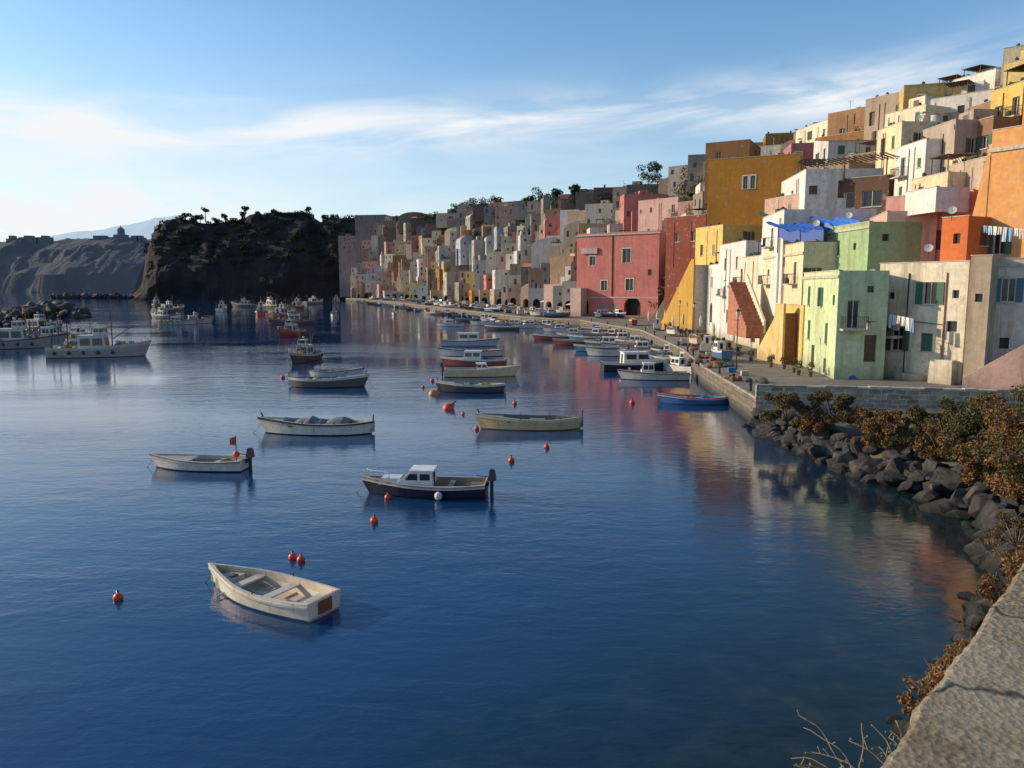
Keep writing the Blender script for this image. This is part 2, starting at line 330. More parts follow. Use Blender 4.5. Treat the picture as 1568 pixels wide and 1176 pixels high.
hs('brown_house',1074,152,1140,148,219,25,10,(.26,.13,.05),[(.3,3,1,1.5,'w')],stain=.4,roof='clean')
hs('brown_house',1255,135,1332,128,172,22,10,(.36,.2,.11),[(.3,4,1,1.7,'w'),(.78,3.6,1,1.6,'p')],stain=.5)
hs('cream_house',1208,150,1256,140,196,22,10,PCREAM,None)
hs('white_terrace_house',1190,108,1226,96,276,12,9,WHT,[(.5,3.2,1,1.9,'f')])
hs('dark_veranda_house',1222,99,1352,92,278,12,9,(.16,.09,.055),[(.2,3.2,2.6,1.9,'w'),(.5,3.2,2.6,1.9,'w'),(.82,3.2,2.2,1.9,'w')],roof='clean',extra=lambda mb,L,dep,z1,wm:[mb.box(i,i+.12,-2,3,z1+2.5,z1+2.62,WOOD) for i in np.arange(0,L,.6)]+[mb.cyl((i,-.2,z1),(i,-.2,z1+2.5),.08,WOOD) for i in (0.3,L/2,L-.3)])
hs('pink_terrace_house',1166,106,1222,98,312,8,9,(.55,.35,.28),None)
hs('white_terrace_house',1164,90,1196,80,335,6,9,WHT,[(.5,3,1,2,'f'),(.4,6,1,1.4,'c0')])
hs('cream_row_house',1194,82,1262,77,358,4,8,(.42,.32,.22),[(.3,2.8,2.2,2.0,'w'),(.7,2.9,2,2.1,'p')],roof='clean')
hs('pale_pink_house',1326,77,1352,69,335,6,4,PPINK,[(.5,3.2,.9,2,'c3')],wr=[],roof='clean')
hs('pink_house',1349,72,1480,66,302,6,8,(.68,.34,.29),[(.3,4.7,1.1,1.7,'w'),(.62,4.6,1.1,1.7,'c2')],stain=.35,roof='clean')
hs('white_house',1378,69,1424,65,296,15.2,3,WHT,[(.55,2.2,.9,1.5,'w')],wr=[],roof='clean')
hs('orange_cube_house',1436,63.5,1476,61.5,338,9,4,(.65,.17,.05),[(.6,1.8,.6,.8,'p')],stain=.3,roof='clean')
def batter(mb,L,dep,z1,wm):
    zb=9.5
    mb.poly([mb.P(-2.0,-.05,zb),mb.P(0,-.05,zb),mb.P(0,-.05,z1-1.5),mb.P(-.25,-.05,z1-1.5)],wm)
    mb.poly([mb.P(-2.0,-.05,zb),mb.P(-.25,-.05,z1-1.5),mb.P(-.25,4,z1-1.5),mb.P(-2.0,4,zb)],wall((.66,.15,.05),.3))
    mb.box(-.2,L,-.15,-.003,z1-1.4,z1-1.1,SILL)
hs('orange_tower_house',1502,63,1680,56,192,6,9,(.80,.38,.14),[(.14,9.4,.95,1.9,'s0'),(.62,9.4,.95,1.9,'s0'),(.08,14.4,.8,2.1,'w'),(.6,4,1,1.6,'s0')],extra=batter,stain=.3,roof='clean')
hs('orange_house',1545,72,1680,66,112,16,8,(.76,.28,.07),[(.2,4,1,1.6,'s0')],stain=.3,roof='clean')
hs('yellow_house',1512,92,1680,84,86,22,9,(.76,.58,.25),[(.12,3.5,1,1.6,'w'),(.3,3.5,1,1.6,'s0')],stain=.4)
hs('yellow_house',1496,86,1560,80,135,18,8,(.70,.47,.13),[(.2,3,1,1.6,'w'),(.6,3,1,2,'f')],stain=.4)
for (x0,x1,yt,Y,c) in [(1440,1502,195,84,BRN),(1398,1446,205,86,(.45,.37,.29)),(1360,1404,225,88,WHT),(1385,1440,275,80,CREAM),(1440,1500,255,77,(.5,.38,.29)),(1395,1500,150,104,WHT),(1340,1400,172,106,PCREAM),(1330,1366,198,98,CREAM),(1440,1500,124,116,WHT),(1285,1350,240,112,(.26,.17,.11)),(1225,1290,255,110,(.34,.25,.17)),(1310,1372,155,122,(.42,.33,.25)),(1380,1450,142,124,PPINK),(1460,1512,165,96,(.3,.18,.12))]:
    hs(random.choice(['hillside_house','terrace_house']),x0,Y+3,x1,Y-3,yt,W(x0,yt,Y).z-9,7,c)

def stair(name,A,B,z0,z1,wid,col,steps=14,tread=None):
    A=V((A[0],A[1],0));B=V((B[0],B[1],0)); L=(B-A).length; u=(B-A)/L; w=V((-u.y,u.x,0)); mb=MB(); mb.frame(A,u,w); wm=wall(col,.45)
    for i in range(steps):
        a=L*i/steps; b=L*(i+1)/steps; z=z0+(z1-z0)*(i+1)/steps
        mb.box(a,b,.2,wid,z0-1,z,tread or SILL)
    h=.9
    pts=[(0,z0-.5),(L,z0-.5),(L,z1+h),(L*.92,z1+h),(0,z0+h)]
    mb.poly([mb.P(a,-.02,c) for a,c in pts],wm); mb.poly([mb.P(a,.19,c) for a,c in pts],wm)
    for i in range(len(pts)):
        p,q=pts[i],pts[(i+1)%len(pts)]; mb.poly([mb.P(p[0],-.02,p[1]),mb.P(q[0],-.02,q[1]),mb.P(q[0],.19,q[1]),mb.P(p[0],.19,p[1])],wm)
    return mb.done(name)
a=W(1012,500,134);c=W(1060,500,122); stair('mustard_staircase',(a.x,a.y),(c.x,c.y),2.0,12.5,4,(.54,.31,.06),20)
stair('yellow_staircase',(W(1160,530,78).x,78),(W(1198,530,72).x,72),1.8,6.6,2,(.74,.52,.22),12,RUST)
stair('brick_staircase',(W(1172,500,82).x,82),(W(1140,500,90).x,90),4.6,9.6,2,PCREAM,14,TILE)
stair('pink_staircase',(W(1474,590,53).x,53),(W(1600,590,50.5).x,50.5),1.9,5.0,2.2,(.74,.46,.37),12)
def tarp(name,x0,x1,y0,y1,Y,dep,c):
    mb=MB(); m=plain('tarpaulin',c,.45,.2,1.5); n=14
    A=W(x0,y0,Y);B=W(x1,y0,Y-4); k=6
    g=[[A.lerp(B,i/n)+V((0,dep*j/k,1.0*j/k+.14*math.sin(i*1.3+j)-.5*math.sin(math.pi*i/n)*.6)) for j in range(k+1)] for i in range(n+1)]
    for i in range(n):
        for j in range(k): mb.poly([g[i][j],g[i+1][j],g[i+1][j+1],g[i][j+1]],m)
        mb.poly([g[i][0],g[i+1][0],g[i+1][0]-Z*(.85+.12*((i+1)%3)),g[i][0]-Z*(.85+.12*(i%3))],m)
    for i in (0,7,14): mb.cyl(g[i][0]-Z*2.4,g[i][0],.05,IRON,loc=False)
    mb.done(name,True)
tarp('blue_awning',1192,1262,350,0,78,4,(.015,.08,.36)); tarp('blue_awning',1262,1322,342,0,76,4,(.02,.13,.48)); tarp('green_awning',1172,1236,334,0,92,3,(.04,.09,.05))
def laundry(name,A,B,n):
    mb=MB(); A=V(A);B=V(B); mb.cyl(A,B,.012,ROPE,loc=False,n=3); d=(B-A)
    cols=[(.75,.75,.75),(.5,.6,.65),(.7,.7,.65),(.25,.35,.5),(.65,.5,.45)]
    for i in range(n):
        p=A+d*((i+.1)/n); q=A+d*((i+.85)/n); h=random.uniform(.5,1.1); m=plain('cloth',random.choice(cols),.9,.1)
        k=4
        for j in range(k):
            f0,f1=j/k,(j+1)/k; o=V((.05*math.sin(j*2.1+i),-.06*math.cos(j*3+i),0)); o2=V((.05*math.sin((j+1)*2.1+i),-.06*math.cos((j+1)*3+i),0))
            a0=p.lerp(q,f0);a1=p.lerp(q,f1); mb.poly([a0,a1,a1+o2-Z*h,a0+o-Z*h],m)
    mb.done(name)
laundry('laundry_line',W(1348,478,61),W(1400,488,58),8); laundry('laundry_line',W(1505,345,60),W(1568,350,57.5),8); laundry('laundry_line',W(1105,430,108),W(1135,432,99),5)
def dish(p):
    mb=MB(); m=plain('dish_grey',(.5,.48,.45),.5); mb.cyl(p-Z*.8,p,.03,IRON,loc=False,n=5)
    d=V((-.5,-.8,.4)).normalized(); pr=None; x=d.orthogonal().normalized(); y=d.cross(x)
    for k in range(4):
        r=.11*k; ring=[p+x*r*math.cos(t*math.pi/6)+y*r*math.sin(t*math.pi/6)+d*(r*r*.5) for t in range(12)]
        if pr and k>0:
            for t in range(12): mb.poly([pr[t],pr[(t+1)%12],ring[(t+1)%12],ring[t]],m)
        pr=ring
    mb.cyl(p,p+d*.5,.012,IRON,loc=False,n=3); mb.done('satellite_dish',True)
for x,y,Y in ((1422,380,60),(1458,322,61),(1250,342,75),(1335,418,60.5),(1300,330,76),(1410,180,84)): dish(W(x,y,Y))
def lamp(p,h=4.2,name='street_lamp'):
    mb=MB(); mb.frame(p,V((1,0,0)),V((0,1,0)))
    mb.cyl((0,0,0),(0,0,.5),.13,IRON,.09,8); mb.cyl((0,0,.5),(0,0,h),.055,IRON,.04,8)
    mb.cyl((0,0,h),(0,0,h+.45),.12,plain('lamp_glass',(.5,.45,.35),.3),.2,6); mb.cyl((0,0,h+.45),(0,0,h+.7),.24,IRON,.03,6)
    mb.cyl((-.3,0,h-.3),(.3,0,h-.3),.02,IRON); mb.done(name)
lamp(G(1127,566,1.9),4.6); lamp(G(1062,520,1.9),4.4); lamp(G(1040,508,1.9),4.4)
p=W(1340,492,60); mb=MB(); mb.cyl(p,p+V((-.7,-.4,0)),.025,IRON,loc=False); q=p+V((-.7,-.4,-.1)); mb.cyl(q-Z*.5,q,.1,plain('lamp_glass',(.5,.45,.35),.3),.16,loc=False); mb.cyl(q,q+Z*.2,.2,IRON,.02,loc=False); mb.done('wall_lantern')

# ---------------------------------------------------------------- terrain stations
Q=[(62,42),(16,50),(17.5,70),(20,90),(22,130),(15,172),(2,190),(-14,240),(-38,316),(-70,420),(-112,522)]
Fl=[(60,56),(29,64),(30,86),(32,115),(35,150),(32,197),(14,250),(2,300),(-18,370),(-55,450),(-108,535)]
R=[(118,80),(70,105),(64,130),(60,160),(54,200),(48,235),(33,280),(8,350),(-20,410),(-55,490),(-105,575)]
ZR=[34,34,35,35,38,39,39,43,46,47,50]
def st(L,t):
    i=max(0,min(len(L)-2,int(t))); f=t-i
    if isinstance(L[0],(int,float)): return L[i]*(1-f)+L[i+1]*f
    return V((L[i][0]*(1-f)+L[i+1][0]*f,L[i][1]*(1-f)+L[i+1][1]*f,0))
HILL,nt,b=nm('hillside'); g=N(nt,'ShaderNodeNewGeometry').outputs['Position']
c=ramp(nt,nz(nt,g,.12,8,.7),[(.35,(.035,.05,.02)),(.5,(.09,.08,.045)),(.65,(.2,.16,.11))]); nt.links.new(c,b.inputs['Base Color']); b.inputs['Roughness'].default_value=.95; bump(nt,b,nz(nt,g,1.2,8,.7),1,.6)
mb=MB(); NT=80
def trow(t):
    q,f,r=st(Q,t),st(Fl,t),st(R,t); z=st(ZR,t); d=(r-f); dn=d.normalized()
    o=[V((f.x,f.y,1.6))]
    for k in range(1,11): p=f+d*(k/10); p.z=1.6+(z-3-1.6)*(k/10)+noise.noise(p*.1)*1.2; o.append(p)
    for e,zz in ((40,z-2),(150,z-6),(500,z-30)): p=r+dn*e; p.z=zz; o.append(p)
    return o
rows=[trow(10*i/NT) for i in range(NT+1)]
for i in range(NT):
    for j in range(len(rows[0])-1): mb.poly([rows[i][j],rows[i+1][j],rows[i+1][j+1],rows[i][j+1]],HILL)
mb.done('hill',True)
PAVE,nt,b=nm('quay_paving'); g=N(nt,'ShaderNodeNewGeometry').outputs['Position']
br=N(nt,'ShaderNodeTexBrick'); br.inputs['Scale'].default_value=1.0; br.inputs['Brick Width'].default_value=.9; br.inputs['Row Height'].default_value=.45; br.inputs['Mortar Size'].default_value=.012
br.inputs['Color1'].default_value=(.27,.23,.18,1); br.inputs['Color2'].default_value=(.18,.15,.12,1); br.inputs['Mortar'].default_value=(.07,.06,.05,1); nt.links.new(g,br.inputs['Vector'])
nt.links.new(mix(nt,ramp(nt,nz(nt,g,.6,6),[(.35,0),(.7,.6)]),br.outputs['Color'],(.12,.1,.08)),b.inputs['Base Color']); b.inputs['Roughness'].default_value=.85
def stonewall(name,c1,c2,mo,bw=.6,rh=.3):
    m,nt,b=nm(name); g=N(nt,'ShaderNodeNewGeometry').outputs['Position']
    s=N(nt,'ShaderNodeSeparateXYZ'); nt.links.new(g,s.inputs[0]); a=N(nt,'ShaderNodeMath',operation='ADD'); nt.links.new(s.outputs[0],a.inputs[0]); nt.links.new(s.outputs[1],a.inputs[1])
    cb=N(nt,'ShaderNodeCombineXYZ'); nt.links.new(a.outputs[0],cb.inputs[0]); nt.links.new(s.outputs[2],cb.inputs[1])
    vm=N(nt,'ShaderNodeVectorMath',operation='ADD'); nt.links.new(cb.outputs[0],vm.inputs[0])
    nn=N(nt,'ShaderNodeTexNoise'); nn.inputs['Scale'].default_value=1.5; nt.links.new(g,nn.inputs['Vector'])
    sc=N(nt,'ShaderNodeVectorMath',operation='SCALE'); sc.inputs['Scale'].default_value=.3; nt.links.new(nn.outputs['Color'],sc.inputs[0]); nt.links.new(sc.outputs[0],vm.inputs[1])
    br=N(nt,'ShaderNodeTexBrick'); br.inputs['Scale'].default_value=1; br.inputs['Brick Width'].default_value=bw; br.inputs['Row Height'].default_value=rh; br.inputs['Mortar Size'].default_value=.03
    br.inputs['Color1'].default_value=(*c1,1); br.inputs['Color2'].default_value=(*c2,1); br.inputs['Mortar'].default_value=(*mo,1); nt.links.new(vm.outputs[0],br.inputs['Vector'])
    wet=N(nt,'ShaderNodeMapRange'); wet.inputs[1].default_value=.2; wet.inputs[2].default_value=.9; nt.links.new(s.outputs[2],wet.inputs[0])
    cc=mix(nt,ramp(nt,nz(nt,g,1.2,6,.7),[(.4,0),(.7,.6)]),br.outputs['Color'],(.07,.06,.05))
    nt.links.new(mix(nt,wet.outputs[0],(.025,.03,.02),cc),b.inputs['Base Color']); b.inputs['Roughness'].default_value=.9
    bump(nt,b,br.outputs['Fac'],-.6,.08); return m
QW=stonewall('quay_stone',(.22,.18,.14),(.13,.11,.085),(.05,.045,.04),.8,.4)
RW=stonewall('rubble_wall',(.50,.41,.29),(.26,.20,.14),(.58,.50,.39),.6,.3)
mb=MB(); qz=1.8
for i in range(1*8,NT):
    t0,t1=10*i/NT,10*(i+1)/NT; a,b_=st(Q,t0),st(Q,t1); c_,d_=st(Fl,t1),st(Fl,t0)
    m_=lambda p,z: V((p.x,p.y,z))
    mb.poly([m_(a,qz),m_(b_,qz),m_(c_,qz),m_(d_,qz)],PAVE)
    mb.poly([m_(a,-1),m_(b_,-1),m_(b_,qz),m_(a,qz)],QW)
    dd=(d_-a).normalized()*.3
    mb.poly([m_(a-dd*.1,qz+.05),m_(b_-dd*.1,qz+.05),m_(b_+dd,qz+.05),m_(a+dd,qz+.05)],COPE)
    mb.poly([m_(a-dd*.1,qz-.1),m_(b_-dd*.1,qz-.1),m_(b_-dd*.1,qz+.05),m_(a-dd*.1,qz+.05)],COPE)
    mb.poly([m_(a+dd,qz),m_(b_+dd,qz),m_(b_+dd,qz+.05),m_(a+dd,qz+.05)],COPE)
mb.poly([V((16.2,50,qz-.012)),V((70,42,qz-.012)),V((80,150,qz-.012)),V((34,150,qz-.012)),V((29,90,qz-.012))],PAVE)
mb.done('quay_promenade')
mb=MB(); A=V((16,50,0)); B=V((60,42,0)); u=(B-A).normalized(); mb.frame(A,u,V((-u.y,u.x,0))); LL=(B-A).length
mb.box(0,LL,0,.45,-.5,2.55,RW)
x=0
while x<LL:
    l=random.uniform(.7,1.3); h=random.uniform(.09,.16); mb.box(x,min(LL,x+l)-.015,-.06+random.uniform(-.02,.02),.5,2.553,2.56+h,COPE if random.random()<.5 else SILL); x+=l
mb.done('stone_retaining_wall')

# fill houses --------------------------------------------------------------
PAL=[CREAM,CREAM,PCREAM,PCREAM,WHT,WHT,PINK,PPINK,YEL,PEACH,SALM,LBLU,(.6,.45,.3),STONE,STONE,(.55,.33,.27),(.5,.4,.32),(.62,.55,.45),(.5,.32,.2),(.36,.27,.2),(.6,.53,.45),(.42,.24,.18),OCH]
RIDGE_BACKLIT=[(.2,.13,.09),(.28,.2,.15),(.34,.2,.15),(.4,.35,.3),(.24,.19,.16),(.45,.38,.3)]  # far top rows: backlit shade put into these dark wall colours
def mute(c,f):
    l=sum(c)/3; return tuple(x*(1-f)+l*f for x in c)
cnt=0; K=6
for k in range(K+1):
    t=0.6 if k>2 else 4.9
    while t<10:
        f,r=st(Fl,t),st(R,t); p=f+(r-f)*(k/K); zt=1.8+(st(ZR,t)-1.8)*(k/K)
        t2=t+.02; p2=st(Fl,t2)+(st(R,t2)-st(Fl,t2))*(k/K); sp=(p2-p).length/.02
        far=p.y>215
        wd=random.uniform(6.0,9.5) if not far else random.choice([6.5,8,9,10,12,15])*random.uniform(.9,1.15)
        if k==K and far: wd=random.uniform(12,24)
        t+=wd*.95/max(sp,1)
        if any((V((p.x,p.y,0))-V((h[0].x,h[0].y,0))).length<h[1]+1.5 for h in HEROES): continue
        if k==0 and p.y<215: continue
        if far and random.random()<(.1 if k<K-1 else .24): continue
        dn=(r-f).normalized(); w=(dn*.75+V((.15,.7,0))*.5); w.normalize(); an=random.uniform(-.42,.42)
        w=V((w.x*math.cos(an)-w.y*math.sin(an),w.x*math.sin(an)+w.y*math.cos(an),0)); u=V((w.y,-w.x,0))
        p=p+w*random.uniform(-3,2.5); h=random.uniform(4.5,9.5) if k<K else random.uniform(3.0,6)
        if far and random.random()<.13 and k<K: h+=random.uniform(2,4)
        c=random.choice(PAL if not (k>=K-1 and far) else RIDGE_BACKLIT); c=mute(c,random.uniform(0.05,.3)); j=random.uniform(.72,1.0); c=tuple(x*j for x in c)
        lod=1 if p.y<170 else 0
        house(random.choice(['terraced_house','hillside_house']),(p-u*wd/2)[:2],(p+u*wd/2)[:2],random.uniform(6.5,9),zt-4,zt+h,c,roof=random.choices(['flat','vault','tile'],[.84,.08,.08])[0],lod=lod,hero=False,stain=.6,arches=(max(1,int(wd/4)) if k==0 else 0),annex=(random.random()<.5 and k>0),zt=zt); cnt+=1
print('houses',cnt)

# ---------------------------------------------------------------- foliage
def leafmat(c): 
    k=('leaf',tuple(c))
    if k in MC: return MC[k]
    m,nt,b=nm('foliage'); g=N(nt,'ShaderNodeNewGeometry').outputs['Position']
    nt.links.new(mix(nt,nz(nt,g,2.5,3),[x*.5 for x in c],[x*1.4 for x in c]),b.inputs['Base Color']); b.inputs['Roughness'].default_value=.7; b.inputs['Specular IOR Level'].default_value=.2; MC[k]=m; return m
def leaves_arr(clumps,n,size):
    V_=[];
    tot=sum(c[1]**2 for c in clumps)
    for c,r in clumps:
        k=max(3,int(n*r*r/tot)); d=rng.normal(size=(k,3)); d/=np.linalg.norm(d,axis=1)[:,None]; d*=r*rng.uniform(.35,1.12,(k,1))**.6; d[:,2]*=.8
        ce=np.array(c)+d; a=rng.normal(size=(k,3)); a/=np.linalg.norm(a,axis=1)[:,None]; b=rng.normal(size=(k,3)); b=np.cross(a,b); b/=np.linalg.norm(b,axis=1)[:,None]
        s=size*rng.uniform(.5,1.3,(k,1)); V_.append(np.stack([ce-a*s,ce-b*s*.45,ce+a*s,ce+b*s*.45],1).reshape(-1,3))
    return np.concatenate(V_)
def foliage(name,clumps,n,size,cols,stems=None,parent=None):
    v=leaves_arr(clumps,n,size); nf=len(v)//4; me=bpy.data.meshes.new(name)
    sv,sf=[],[]
    if stems: sv,sf=stems.v,stems.f
    off=len(v); f=[(4*i,4*i+1,4*i+2,4*i+3) for i in range(nf)]+[tuple(off+x for x in q) for q in sf]
    me.from_pydata([tuple(x) for x in v]+list(sv),[],f)
    for c in cols: me.materials.append(leafmat(c))
    me.materials.append(WOOD)
    mi=list(rng.integers(0,len(cols),nf))+[len(cols)]*len(sf); me.polygons.foreach_set('material_index',[int(x) for x in mi]); me.update()
    o=bpy.data.objects.new(name,me); scene.collection.objects.link(o); 
    return o
def bush(name,p,r,n,size,cols,h=.8):
    p=V(p); st_=MB(); cl=[]
    for i in range(20):
        a=random.uniform(0,6.28); q=p+V((math.cos(a)*r*random.uniform(.1,1.0),math.sin(a)*r*random.uniform(.1,1.0),r*h*random.uniform(.05,1.1))); cl.append((q,r*random.uniform(.12,.34)))
        st_.cyl(p-Z*.2,q,.03,WOOD,.01,loc=False,n=4); st_.cyl(q,q+V((random.uniform(-.3,.3),random.uniform(-.3,.3),random.uniform(.1,.5)))*r,.012,WOOD,.004,loc=False,n=3)
    return foliage(name,cl,n,size,cols,st_)
GO=[(.06,.065,.025),(.09,.08,.03),(.15,.085,.03),(.10,.07,.035)]; GG=[(.045,.06,.02),(.07,.085,.03),(.11,.10,.035),(.12,.08,.03)]; OR=[(.20,.095,.03),(.24,.13,.05),(.1,.07,.035)]
for x,y,z,r,cs in [(1205,640,1.6,1.25,GO),(1240,655,1.2,1.1,OR),(1275,640,1.8,1.2,GO),(1325,658,1.4,1.0,OR),(1350,678,1.2,1.1,OR),(1395,685,1.2,1.2,GO),(1440,696,1.2,1.2,OR),(1480,708,1.2,1.4,GO),(1530,718,1.3,1.7,OR),(1580,722,1.6,2.0,GG),(1430,665,1.7,1.2,GO),(1475,668,1.9,1.5,GG),(1530,668,2.0,2.0,GO),(1600,670,2.2,2.3,GG),(1505,738,1.1,1.0,OR),(1555,752,1.3,1.3,OR),(1600,765,1.5,1.6,GO),(1375,655,1.7,.9,OR),(1560,690,2.0,1.7,OR),(1510,650,2.2,1.3,OR)]:
    p=G(x,y,z); bush('shrub',p,r,4600,.075,cs,.95)
cl=[]
for i in range(520):
    t=random.uniform(1.5,10); k=random.choice([random.uniform(0,1.0),random.uniform(.6,1.05)]); f,r=st(Fl,t),st(R,t); p=f+(r-f)*k; z=1.8+(st(ZR,t)-1.8)*k; cl.append((V((p.x,p.y,z+random.uniform(0,4))),random.uniform(1,2.6)))
foliage('hillside_foliage',cl,36000,.35,GG)
def tree(p,h):
    s=MB(); top=p+Z*h*.55+V((random.uniform(-.5,.5),0,0)); s.cyl(p-Z*1,top,.25,WOOD,.14,loc=False); c=[]
    for i in range(10):
        a=random.uniform(0,6.28); q=p+V((math.cos(a)*h*.28,math.sin(a)*h*.28,h*random.uniform(.5,.95))); s.cyl(top-Z*h*.1,q,.09,WOOD,.04,loc=False,n=4); c.append((q,h*random.uniform(.12,.22)))
    foliage('tree',c,900,.4,[(.035,.05,.02),(.05,.065,.025),(.07,.08,.03)],s)
for t in (5.3,5.9,6.3,6.5,6.8,7.0,7.2,7.5,7.6,7.9,8.1,8.3,8.6,8.8,9.0,9.3,9.5,9.8):
    for kk in ((.86,),(.97,.6))[random.random()<.5]:
        f,r=st(Fl,t),st(R,t); p=f+(r-f)*kk; p.z=1.8+(st(ZR,t)-1.8)*kk; tree(p,random.uniform(6,11))

# ---------------------------------------------------------------- near shore, rocks
S=[(-6,-3),(-1,4.5),(3,9.3),(6,12.6),(8.7,15.7),(11.6,19.4),(15.3,23.6),(17.2,27),(17.3,31),(16.2,37),(15.6,43),(15.4,49.8)]
I1=[(-4.5,-5),(1,3),(5,7.5),(8,11),(10.8,14),(14,17.6),(18,22),(21,26.5),(21,31),(19.5,37),(18,43),(17,49.6)]
I2=[(-3.5,-6),(1.7,2.4),(6,6.9),(9,10.2),(12,13.4),(15.4,17),(24,21),(30,26),(32,32),(32,38),(31,43),(32,46)]
I3=[(60,-10),(60,0),(60,5),(60,10),(60,14),(60,18),(60,22),(60,27),(60,32),(60,37),(60,40),(60,41.9)]
zs=[(-1.2,.9,2.6,7.2)]*6+[(-1.2,1.0,2.0,5)]+[(-1.2,1.0,1.8,3)]*5
SOIL=plain('shore_soil',(.10,.085,.05),.95,.5,1.2,bs=1)
mb=MB()
for i in range(len(S)-1):
    for s in range(6):
        f0,f1=s/6,(s+1)/6
        def col(f):
            o=[]
            for L_,k in ((S,0),(I1,1),(I2,2),(I3,3)):
                x=L_[i][0]*(1-f)+L_[i+1][0]*f; y=L_[i][1]*(1-f)+L_[i+1][1]*f; z=zs[i][k]*(1-f)+zs[i+1][k]*f; o.append(V((x,y,z)))
            r=[]
            for q in range(3):
                for w_ in range(4): p=o[q].lerp(o[q+1],w_/4); p.z+=noise.noise(p*.7)*.3; r.append(p)
            return r+[o[3]]
        a=col(f0);b_=col(f1)
        for j in range(len(a)-1): mb.poly([a[j],b_[j],b_[j+1],a[j+1]],SOIL)
mb.done('shore_embankment',True)
bm=bmesh.new(); bmesh.ops.create_icosphere(bm,subdivisions=2,radius=1); IV=[v.co.copy() for v in bm.verts]; IF=[tuple(v.index for v in f.verts) for f in bm.faces]; bm.free()
ROCK,nt,b=nm('basalt_rock'); g=N(nt,'ShaderNodeNewGeometry').outputs['Position']
rz=N(nt,'ShaderNodeSeparateXYZ'); nt.links.new(g,rz.inputs[0]); wt=N(nt,'ShaderNodeMapRange'); wt.inputs[1].default_value=.05; wt.inputs[2].default_value=.45; nt.links.new(rz.outputs[2],wt.inputs[0])
rc=mix(nt,ramp(nt,nz(nt,g,2.2,8,.7),[(.38,0),(.7,1)]),(.016,.015,.016),(.09,.075,.065))
rc=mix(nt,ramp(nt,nz(nt,g,.9,2,.5),[(.58,0),(.66,.5)]),rc,(.19,.16,.13))
nt.links.new(mix(nt,wt.outputs[0],(.010,.011,.009),rc),b.inputs['Base Color']); b.inputs['Roughness'].default_value=.8; bump(nt,b,nz(nt,g,5,8,.75),1,.16)
def rocks(name,items,mat=ROCK):
    mb=MB(); k=mb.mi(mat)
    for p,r in items:
        sc=V((random.uniform(.7,1.35),random.uniform(.7,1.3),random.uniform(.5,.95))); sd=V((random.uniform(0,99),random.uniform(0,99),0)); rot=Matrix.Rotation(random.uniform(0,6.28),3,'Z')@Matrix.Rotation(random.uniform(-.6,.6),3,'X'); b0=len(mb.v)
        pl=[(V([random.gauss(0,1) for _ in range(3)]).normalized(),random.uniform(.45,.8)) for _ in range(10)]
        for v in IV:
            q=v*(1+.35*noise.noise(v*1.6+sd))
            for n_,d_ in pl:
                e=q.dot(n_)-d_
                if e>0: q=q-n_*e
            q=rot@V((q.x*sc.x,q.y*sc.y,q.z*sc.z)); mb.v.append(tuple(V(p)+q*r))
        for f in IF: mb.f.append(tuple(b0+i for i in f)); mb.m.append(k)
    return mb.done(name)
it=[]
for i in range(6,len(S)-1):
    for s in range(70):
        f=random.random(); g_=random.random()**1.3*.95; x=(S[i][0]*(1-f)+S[i+1][0]*f)*(1-g_)+(I1[i][0]*(1-f)+I1[i+1][0]*f)*g_; y=(S[i][1]*(1-f)+S[i+1][1]*f)*(1-g_)+(I1[i][1]*(1-f)+I1[i+1][1]*f)*g_
        r=random.choice([.15,.2,.25,.3,.4,.5,.65,.8]); it.append((V((x,y,-.2+g_*1.3+r*.2)),r))
rocks('shore_rocks',it)
it=[]
for i in range(2,6):
    for s in range(26):
        f=random.random(); g_=random.uniform(-.05,.55); x=(S[i][0]*(1-f)+S[i+1][0]*f)*(1-g_)+(I1[i][0]*(1-f)+I1[i+1][0]*f)*g_; y=(S[i][1]*(1-f)+S[i+1][1]*f)*(1-g_)+(I1[i][1]*(1-f)+I1[i+1][1]*f)*g_
        r=random.choice([.15,.22,.3,.42,.55]); it.append((V((x,y,-.2+max(0,g_)*1.6)),r))
rocks('shore_rocks',it)
for x,y,z,r,cs in [(1452,1045,1.9,.7,OR),(1425,1080,2.2,.45,OR),(1490,1010,1.8,.6,OR),(1555,850,1.8,.8,OR),(1535,905,1.8,.5,OR),(1560,810,1.6,.8,GO)]:
    p=G(x,y,z); p.z-=r*.5; bush('dry_shrub',p,r,2200,.04,cs)
mb=MB(); TW=plain('dry_stem',(.25,.19,.1),.9)
base=G(1360,1225,5.9)
for i in range(24):
    p=base+V((random.uniform(-.25,.2),random.uniform(-.15,.2),0)); d=V((random.uniform(-1.1,.4),random.uniform(-.1,.6),random.uniform(.3,1.0))).normalized()
    for s in range(9):
        q=p+d*.055; mb.cyl(p,q,.0035,TW,.003,loc=False,n=3,cap=False)
        if random.random()<.5:
            e=q+V((random.uniform(-1,1),random.uniform(-1,1),random.uniform(-.2,1)))*.05; mb.cyl(q,e,.0025,TW,loc=False,n=3,cap=False); mb.ball(e,.006,TW,n=4,loc=False)
        p=q; d=(d+V((random.uniform(-.35,.25),random.uniform(-.3,.3),random.uniform(-.35,.1)))).normalized()
mb.done('dry_plant')

